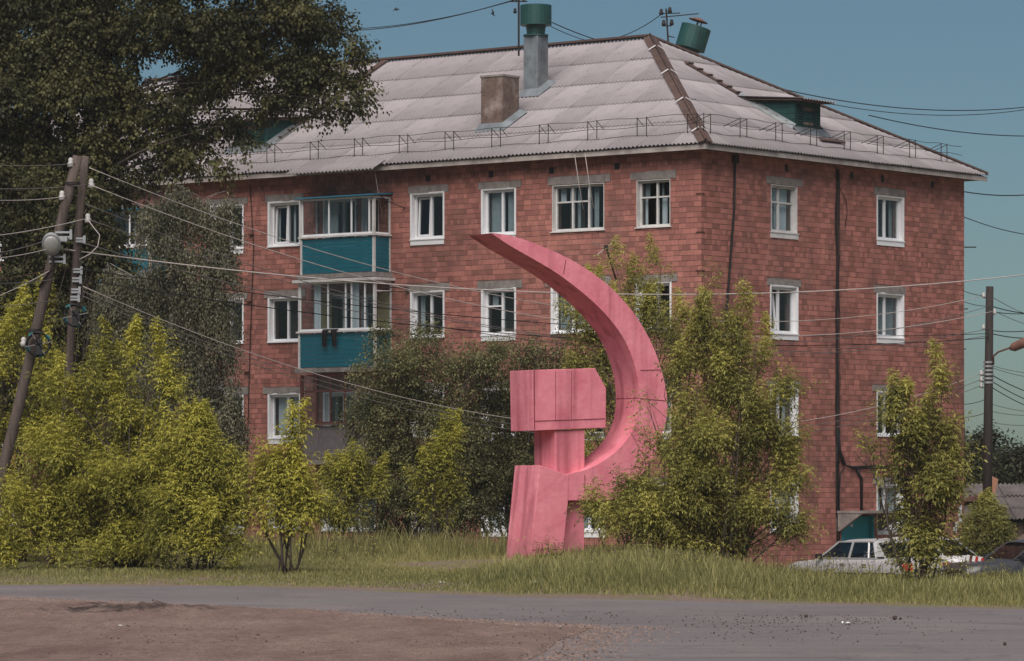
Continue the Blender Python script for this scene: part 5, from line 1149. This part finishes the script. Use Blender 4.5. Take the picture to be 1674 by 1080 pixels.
def legs():
    s = pxL(539, .82); root = thing('hanging_trousers', WL(s, .80, 5.85), 'black trousers hung over the teal balcony rail', 'clothing')
    for ds, sk in ((.14, .05), (-.16, -.02)):
        m_ = MB(); prof = [(6.44, .10, .74), (6.46, .11, .82), (6.40, .11, .85), (6.2, .10, .845), (6.0, .085, .83), (5.94, .075, .825)]
        for i, (z, hw, o) in enumerate(prof):
            q = s + ds + sk * i / 3
            m_.v += [tuple(WL(q - hw, o, z)), tuple(WL(q, o + .03, z)), tuple(WL(q + hw, o, z)), tuple(WL(q, o - .02, z))]
        for i in range(len(prof) - 1):
            for k in range(4): a = 4 * i + k; b = 4 * i + (k + 1) % 4; m_.f.append((a, b, b + 4, a + 4))
        m_.f.append((23, 22, 21, 20)); m_.build('trouser_leg', 'cloth_black', root, True)
    MB().fbox(WL, s - .26, s + .26, .70, .80, 6.425, 6.46).build('waist', 'cloth_black', root)
legs()

# ------------------------------------------------------------------ cars
def car(label, paint, Xc, Yc, heading, seed=0, name='parked_sedan'):
    z = gz(Xc, Yc); root = thing(name, (Xc, Yc, z), label, 'car', None)
    h = Vector(heading + (0,)).normalized(); lf = Vector((-h.y, h.x, 0))
    def T(x, y, zz): return root.location + h * x + lf * y + Vector((0, 0, zz))
    st = [(2.42, .70, .42, .66), (2.38, .80, .34, .76), (2.0, .86, .24, .84), (1.45, .88, .24, .885), (1.02, .89, .24, .93), (.4, .90, .24, .935), (-.4, .90, .24, .945), (-1.2, .90, .24, .955), (-1.6, .89, .24, .965), (-2.1, .87, .26, .96), (-2.36, .83, .34, .92), (-2.42, .76, .42, .70)]
    m_ = MB(); R = []
    for x, w_, zb, zt in st:
        half = [(0, zb), (w_ * .8, zb), (w_ * .97, zb + .10), (w_, zb + (zt - zb) * .55), (w_ * .985, zt - .14), (w_ * .93, zt - .03), (w_ * .82, zt), (w_ * .4, zt + .022), (0, zt + .028)]
        R.append([T(x, y, zz) for y, zz in half] + [T(x, -y, zz) for y, zz in half[-2:0:-1]])
    k = len(R[0]); m_.v = [tuple(p) for r in R for p in r]
    for i in range(len(R) - 1):
        for j in range(k): a = i * k + j; b = i * k + (j + 1) % k; m_.f.append((a, b, b + k, a + k))
    m_.f += [tuple(range(k)), tuple((len(R) - 1) * k + j for j in range(k))[::-1]]
    body = m_.build('body', paint, root, True)
    zr = 1.37; A0, A1 = (1.02, .74, .93), (.36, .60, zr); C0_, C1 = (-1.62, .72, .97), (-1.10, .60, zr); Bx = -.22
    rf = [(.50, 1.33, .56), (.36, 1.375, .61), (.1, 1.405, .625), (-.5, 1.42, .63), (-.95, 1.40, .62), (-1.12, 1.37, .60), (-1.22, 1.32, .57)]; m_ = MB(); R = []
    for x, zz, w_ in rf: R.append([T(x, y * w_, zz + dz) for y, dz in ((-1.03, -.06), (-1, -.015), (-.8, .015), (-.4, .035), (0, .04), (.4, .035), (.8, .015), (1, -.015), (1.03, -.06))])
    m_.v = [tuple(p) for r in R for p in r]
    for i in range(len(R) - 1):
        for j in range(8): a = i * 9 + j; m_.f.append((a, a + 1, a + 10, a + 9))
    m_.build('roof', paint, root, True)
    for s in (1, -1):
        def P(x, y, zz, s=s): return T(x, s * y, zz)
        m_ = MB().bar(P(1.04, .76, .92), P(.38, .625, 1.36), .055, .045); m_.bar(P(Bx, .79, .93), P(Bx - .02, .645, 1.38), .07, .04); m_.bar(P(-1.02, .79, .95), P(-.86, .64, 1.37), .045, .03)
        m_.hexa([P(-1.30, .80, .95), P(-1.66, .76, .96), P(-1.66, .70, .96), P(-1.30, .74, .95), P(-1.02, .645, 1.37), P(-1.16, .61, 1.34), P(-1.16, .56, 1.34), P(-1.02, .58, 1.37)])
        m_.bar(P(1.04, .80, .945), P(-1.4, .80, .965), .03, .03); m_.bar(P(.38, .63, 1.37), P(-1.05, .64, 1.385), .04, .035); m_.build('pillars', paint, root)
        for quad in (((.98, .775, .955), (Bx + .04, .785, .955), (Bx + .02, .648, 1.36), (.40, .63, 1.35)), ((Bx - .04, .785, .96), (-1.0, .785, .965), (-.86, .645, 1.36), (Bx - .05, .65, 1.37)), ((-1.04, .785, .965), (-1.32, .78, .97), (-1.05, .645, 1.35), (-.9, .645, 1.36))):
            MB().add([P(*q) for q in quad], [(0, 1, 2, 3)]).build('side_window', 'car_glass', root)
        m_ = MB(); c = P(.86, .93, 1.0); u = h * .06; v = lf * (.09 * s); m_.hexa([c - u - v - Vector((0, 0, .065)), c + u - v * .8 - Vector((0, 0, .05)), c + u * .6 + v - Vector((0, 0, .05)), c - u + v - Vector((0, 0, .06)), c - u - v + Vector((0, 0, .065)), c + u - v * .8 + Vector((0, 0, .05)), c + u * .6 + v + Vector((0, 0, .045)), c - u + v + Vector((0, 0, .055))]); m_.bar(P(.88, .80, .94), P(.86, .92, .97), .03); m_.build('mirror', 'black_plastic', root, bevel=.02)
        for x in (.02, -.88): MB().bar(P(x, .905, .80), P(x - .17, .905, .805), .03, .03).build('door_handle', 'chrome', root)
        MB().bar(P(1.9, .902, .56), P(-2.1, .895, .58), .02, .045).build('side_trim', 'black_plastic', root)
        for x in (Bx, -1.08, .98): MB().bar(P(x, .897, .30), P(x, .886, .90), .008, .004).build('door_gap', 'black_plastic', root)
        MB().bar(P(-1.36, .80, .985), P(-1.62, .775, .99), .02, .035).build('vent_grille', 'black_plastic', root)
        for x in (1.45, -1.35):
            c = P(x, .80, .31); ax_ = lf * s
            t = MB().tube([c - ax_ * .10, c - ax_ * .10, c + ax_ * .085, c + ax_ * .10, c + ax_ * .10], [.2, .31, .31, .29, .2], 20).build('wheel', 'tyre', root, True)
            MB().tube([c + ax_ * .06, c + ax_ * .103, c + ax_ * .103, c + ax_ * .12], [.195, .195, .09, .05], 16).build('rim', 'galv', t)
        MB().box((0, 0, 0), (0, 0, 0)) if False else None
        a = P(-2.405, .50, .62); b = P(-2.405, .76, .84)
        MB().hexa([P(-2.37, .50, .66), P(-2.35, .79, .66), P(-2.425, .79, .66), P(-2.435, .50, .66), P(-2.37, .50, .86), P(-2.35, .79, .86), P(-2.39, .79, .86), P(-2.41, .50, .86)]).build('tail_light', 'tail_red', root)
        MB().hexa([P(2.36, .42, .56), P(2.30, .78, .56), P(2.37, .80, .56), P(2.435, .42, .56), P(2.34, .42, .72), P(2.30, .78, .72), P(2.35, .79, .72), P(2.41, .42, .72)]).build('headlight', 'lamp_glass', root)
    MB().add([T(1.0, .70, .95), T(1.0, -.70, .95), T(.42, -.57, 1.35), T(.42, .57, 1.35)], [(0, 1, 2, 3)]).build('windscreen', 'car_glass', root)
    MB().add([T(-1.64, .66, .985), T(-1.64, -.66, .985), T(-1.19, -.55, 1.34), T(-1.19, .55, 1.34)], [(0, 1, 2, 3)]).build('rear_window', 'car_glass', root)
    m_ = MB(); e = .035
    q = [T(-1.66, .70, .975), T(-1.66, -.70, .975), T(-1.19, -.58, 1.35), T(-1.19, .58, 1.35)]
    for a, b in zip(q, q[1:] + q[:1]): m_.bar(a, b, e, .02)
    m_.build('window_seal', 'black_plastic', root)
    for x, s in ((.15, .4), (.15, -.4), (-.95, 0)):
        w_ = .25 if s else .62; MB().hexa([T(x - .12, s - w_, .5), T(x + .05, s - w_, .5), T(x + .05, s + w_, .5), T(x - .12, s + w_, .5), T(x - .22, s - w_, 1.08), T(x - .10, s - w_, 1.08), T(x - .10, s + w_, 1.08), T(x - .22, s + w_, 1.08)]).build('seat', 'seat_cloth', root, bevel=.04)
    MB().tube([T(.62 + .04 * math.sin(a), .38 + .19 * math.cos(a), .92 + .18 * math.sin(a)) for a in np.linspace(0, 6.283, 20)], .014, 5).build('steering_wheel', 'black_plastic', root)
    for x in (2.42, -2.43): MB().bar(T(x, .80, .47), T(x, -.80, .47), .07, .12).build('bumper', 'chrome' if paint == 'silver_paint' else 'black_plastic', root)
    return root
cp = at(1418, 900, 102.5); car('silver sedan with a dusty brown roof parked beside the red house', 'silver_paint', cp.x, cp.y, (-.56, .83))
cp = at(1520, 900, 106.0); car('white sedan parked behind the silver sedan, half hidden by the sapling', 'white_paint', cp.x, cp.y, (.60, -.55))
cp = at(1690, 900, 101.0); car('dark sedan parked by the leaning planks near the tarred pole', 'dark_paint', cp.x, cp.y, (-.8, -.35))

# ------------------------------------------------------------------ shed, planks, barrier
sx0 = at(1560, 850, 127).x; shd = thing('shed', (sx0 + 2.2, 128.5, -.93), 'low wooden shed with a sagging old slate roof', 'shed')
def Tsh(x, y, z): return Vector((sx0 + x, 126.5 + y + x * .12, z))
for k in range(22): MB().box((0, 0, 0), (0, 0, 0)) if False else MB().hexa([Tsh(.05 + k * .22, .3, -1.0), Tsh(.24 + k * .22, .3, -1.0), Tsh(.24 + k * .22, .34, -1.0), Tsh(.05 + k * .22, .34, -1.0), Tsh(.05 + k * .22, .3, .75), Tsh(.24 + k * .22, .3, .75), Tsh(.24 + k * .22, .34, .75), Tsh(.05 + k * .22, .34, .75)]).build('wall_board', 'old_wood', shd)
MB().hexa([Tsh(.05, .4, -1), Tsh(5, .4, -1), Tsh(5, 4.6, -1), Tsh(.05, 4.6, -1), Tsh(.05, .4, .7), Tsh(5, .4, .7), Tsh(5, 4.6, 1.5), Tsh(.05, 4.6, 1.5)]).build('wall', 'old_wood', shd)
for r_ in range(3):
    for c_ in range(5):
        n = 32; vs_ = []; fs = []; b0 = r_ * 1.55 - .1; b1 = b0 + 1.75; lift = .03 + random.uniform(0, .03); sk = random.uniform(-.05, .05)
        for k in range(n + 1):
            x = -.3 + c_ * 1.10 + 1.13 * k / n; wv = .03 * math.cos(k / n * 8 * 6.283)
            vs_ += [Tsh(x, b0 + sk * k / n, .80 + b0 * .24 + wv + lift + .05), Tsh(x, b1, .80 + b1 * .24 + wv + .05), Tsh(x, b0 + sk * k / n, .80 + b0 * .24 + wv + lift + .035)]
        for k in range(n): fs += [(3 * k, 3 * k + 3, 3 * k + 4, 3 * k + 1), (3 * k, 3 * k + 2, 3 * k + 5, 3 * k + 3)]
        MB().add(vs_, fs).build('slate_sheet', 'slate_old', shd, True)
MB().hexa([at(1570, 820, 128), at(1600, 819, 128), at(1600, 817, 130), at(1570, 818, 130), at(1570, 817.5, 128), at(1607, 808, 128), at(1607, 806, 130), at(1570, 813, 130)]).build('loose_sheet', 'rust_sheet', shd)
lr_ = thing('plank_pile', at(1660, 905, 112), 'bare planks leaning in a heap against the shed', 'planks')
for (x0, y0, x1, y1) in ((1640, 900, 1700, 862), (1650, 905, 1705, 870), (1632, 896, 1690, 868)): MB().bar(at(x0, y0, 112), at(x1, y1, 113.5), .18, .04).build('plank', 'old_wood', lr_)
bp = at(1595, 925, 100.5); br = thing('striped_barrier', (bp.x, bp.y, gz(bp.x, bp.y)), 'low red and white striped barrier board beyond the cars', 'barrier')
a = at(1580, 911, 100.5); b = at(1608, 917, 100.5); n = 6
for k in range(n): MB().bar(a.lerp(b, k / n), a.lerp(b, (k + 1) / n), .04, .15).build('board_stripe', ('white_old', 'rust', 'white_old', 'tail_red', 'white_old', 'tail_red')[k], br)
for q in (a, b): MB().bar((q.x, q.y + .04, gz(q.x, q.y) - .05), (q.x, q.y + .04, q.z), .05).build('post', 'old_wood', br)

# ------------------------------------------------------------------ birds, stones, litter
def bird(x, y, Y, s, roll, label):
    p = at(x, y, Y); root = thing('swift', p, label, 'bird')
    def V_(a, b, c): v = Vector((a * s, b * s, c * s)); v.rotate(Matrix.Rotation(roll, 3, 'Y')); return p + v
    MB().tube([V_(-.30, 0, 0), V_(-.12, 0, .01), V_(.05, 0, .02), V_(.22, 0, .01), V_(.32, 0, 0)], [.01 * s, .05 * s, .07 * s, .05 * s, .01 * s], 8).build('body', 'feather', root, True)
    for sg in (1, -1): MB().add([V_(.14, sg * .04, .02), V_(-.06, sg * .04, .02), V_(-.16, sg * .35, .22), V_(-.40, sg * .62, .42), V_(.04, sg * .34, .24), V_(-.05, sg * .2, .18)], [(0, 1, 2, 4), (4, 2, 3)]).build('wing', 'feather', root)
bird(646, 14, 150, .32, 2.3, 'dark swift with folded wings flying nearer the poplar branches'); bird(805, 23, 170, .42, .6, 'dark swift gliding near the green-capped vent')
mat('grit', (.215, .150, .122), .95, .3, 6, rand=.35)
def rock_mesh(seed, m):
    r = random.Random(seed); v = []; 
    for z, k in ((-.4, .6), (0, 1.0), (.4, .7)):
        for i in range(6): a = i * 1.047 + r.uniform(-.3, .3); q = k * r.uniform(.7, 1.15) * .5; v.append((math.cos(a) * q, math.sin(a) * q * .8, z * .8 + r.uniform(-.1, .1)))
    v += [(0, 0, .5), (0, 0, -.45)]; f = []
    for j in range(2):
        for i in range(6): a = j * 6 + i; b = j * 6 + (i + 1) % 6; f.append((a, b, b + 6, a + 6))
    for i in range(6): f += [(12 + i, 12 + (i + 1) % 6, 18), ((i + 1) % 6, i, 19)]
    me = bpy.data.meshes.new('clod'); me.from_pydata(v, [], f); me.materials.append(M[m]); return me
rocks = [rock_mesh(i, 'clod') for i in range(4)] + [rock_mesh(9 + i, 'stone') for i in range(2)]
def put_rock(x, y, s, k):
    s *= .6
    d = CAMZ * F / (y - YH); X = (x - CX) * d / F; o = bpy.data.objects.new('clod' if k < 4 else 'stone', rocks[k]); col.objects.link(o); o.location = (X, d, .012 + s * .28); o.scale = (s, s, s * .8); o.rotation_euler = (0, 0, random.uniform(0, 6))
    onlot = X < 1.0 and y > 1000
    if k < 4: tag(o, 'dark earth clod lying on the open ground by the asphalt', 'clod', 'earth clods by the road')
    else: tag(o, 'pale stone lying at the edge of the dirt lot', 'stone', 'pale stones on the lot')
for x, y, s, k in ((475, 1011, .10, 0), (422, 1045, .13, 1), (250, 983, .06, 2), (388, 980, .05, 3), (1643, 1056, .09, 1), (1167, 1037, .05, 2), (1318, 1010, .10, 0), (1463, 1014, .14, 1), (1472, 1014, .08, 3), (1215, 1013, .06, 2), (1285, 1012, .06, 0), (718, 1058, .08, 4), (916, 1029, .11, 5), (844, 1026, .09, 4), (860, 1028, .08, 5), (740, 1036, .07, 0), (690, 994, .05, 1), (735, 1025, .05, 4), (640, 1006, .05, 2), (1000, 1008, .05, 3), (958, 1012, .05, 0)): put_rock(x, y, s, k)
def gravel():
    rng = np.random.default_rng(3); n = 1200; x = np.concatenate([rng.normal(1290, 130, n // 3), rng.uniform(0, 1, n * 2 // 3) ** .7 * 1010]); y = np.concatenate([1012 + rng.normal(0, 5, n // 3) + (rng.uniform(0, 1, n // 3) ** 3) * 40, 1000 + rng.uniform(0, 1, n * 2 // 3) * 80])
    d = CAMZ * F / (y - YH); X = (x - CX) * d / F; s = rng.uniform(.005, .016, len(x)); z = .012 + s * .2 + np.where(x < 960, .03, 0)
    c = np.stack([X, d, z], 1); off = np.array([[1, 0, 0], [0, 1, 0], [-1, 0, 0], [0, -1, 0], [0, 0, .8], [0, 0, -.6]]); V = (c[:, None, :] + off[None] * (s[:, None, None] * rng.uniform(.6, 1.3, (len(x), 6, 1)))).reshape(-1, 3)
    f = np.array([[0, 1, 4], [1, 2, 4], [2, 3, 4], [3, 0, 4], [1, 0, 5], [2, 1, 5], [3, 2, 5], [0, 3, 5]]); Q = (np.arange(len(x))[:, None, None] * 6 + f[None]).reshape(-1, 3)
    o = np_mesh('gravel', V, Q, 'clod'); tag(o, 'loose gravel scattered over the lot and the junction asphalt', 'gravel', kind='stuff')
gravel()
def grit():
    rng = np.random.default_rng(8); n = 9000; a = (rng.uniform(0, 1, n) < .22).astype(int); X = np.empty(n); Y = np.empty(n)
    i = a == 0; xs = rng.uniform(-9.5, 1.1, i.sum()); X[i] = xs; Y[i] = np.interp(xs, NX, NY) + rng.normal(0, .35, i.sum()) + np.abs(rng.normal(0, .5, i.sum()))
    i = a == 1; ys = rng.uniform(39, 50.2, i.sum()); Y[i] = ys; X[i] = np.interp(ys, [5, 40.2, 49.4], [-3, .14, .98]) + rng.normal(0, .16, i.sum()) + np.abs(rng.normal(0, .45, i.sum()))
    s = rng.uniform(.006, .02, n); c = np.stack([X, Y, .010 + s * .3], 1); off = np.array([[1, 0, 0], [0, 1, 0], [-1, 0, 0], [0, -1, 0], [0, 0, .7]])
    V = (c[:, None, :] + off[None] * (s[:, None, None] * rng.uniform(.6, 1.4, (n, 5, 1)))).reshape(-1, 3); f = np.array([[0, 1, 4], [1, 2, 4], [2, 3, 4], [3, 0, 4]])
    o = np_mesh('grit', V, (np.arange(n)[:, None, None] * 5 + f[None]).reshape(-1, 3), 'grit'); tag(o, 'fine brown grit spilling from the dirt lot onto the asphalt edge', 'grit', kind='stuff')
grit()
def litter(x, y, s, label):
    d = CAMZ * F / (y - YH); X = (x - CX) * d / F; z = gz(X, d) + .012; m_ = MB(); n = 5; rr = random.Random(int(x))
    for i in range(n):
        for j in range(4): m_.v.append((X + (i / 4 - .5) * s, d + (j / 3 - .5) * s * .8, z + .01 + rr.uniform(0, s * .3)))
    for i in range(n - 1):
        for j in range(3): a = i * 4 + j; m_.f.append((a, a + 1, a + 5, a + 4))
    tag(m_.build('paper_scrap', 'paper'), label, 'litter')
litter(722, 963, .09, 'crumpled white paper scrap on the shoulder in front of the dry grass'); litter(1383, 1022, .11, 'flattened white paper scrap lying on the asphalt junction'); litter(875, 965, .16, 'white paper scrap in the grass edge in front of the monument'); litter(195, 1027, .09, 'white paper scrap beside the dark earth heap')

# ------------------------------------------------------------------ thin scattering volume added to lift the shadows
hz = MB().box((-70, -15, -2.2), (70, 185, 27)).build('shadow_lift_haze', None); hz['kind'] = 'stuff'
hm = bpy.data.materials.new('shadow_lift_haze'); hm.use_nodes = True; t = hm.node_tree; t.nodes.clear(); ho = t.nodes.new('ShaderNodeOutputMaterial'); hv = t.nodes.new('ShaderNodeVolumePrincipled')
hv.inputs['Density'].default_value = .00020; hv.inputs['Color'].default_value = (.9, .88, .86, 1); t.links.new(hv.outputs[0], ho.inputs['Volume']); hz.data.materials.append(hm)
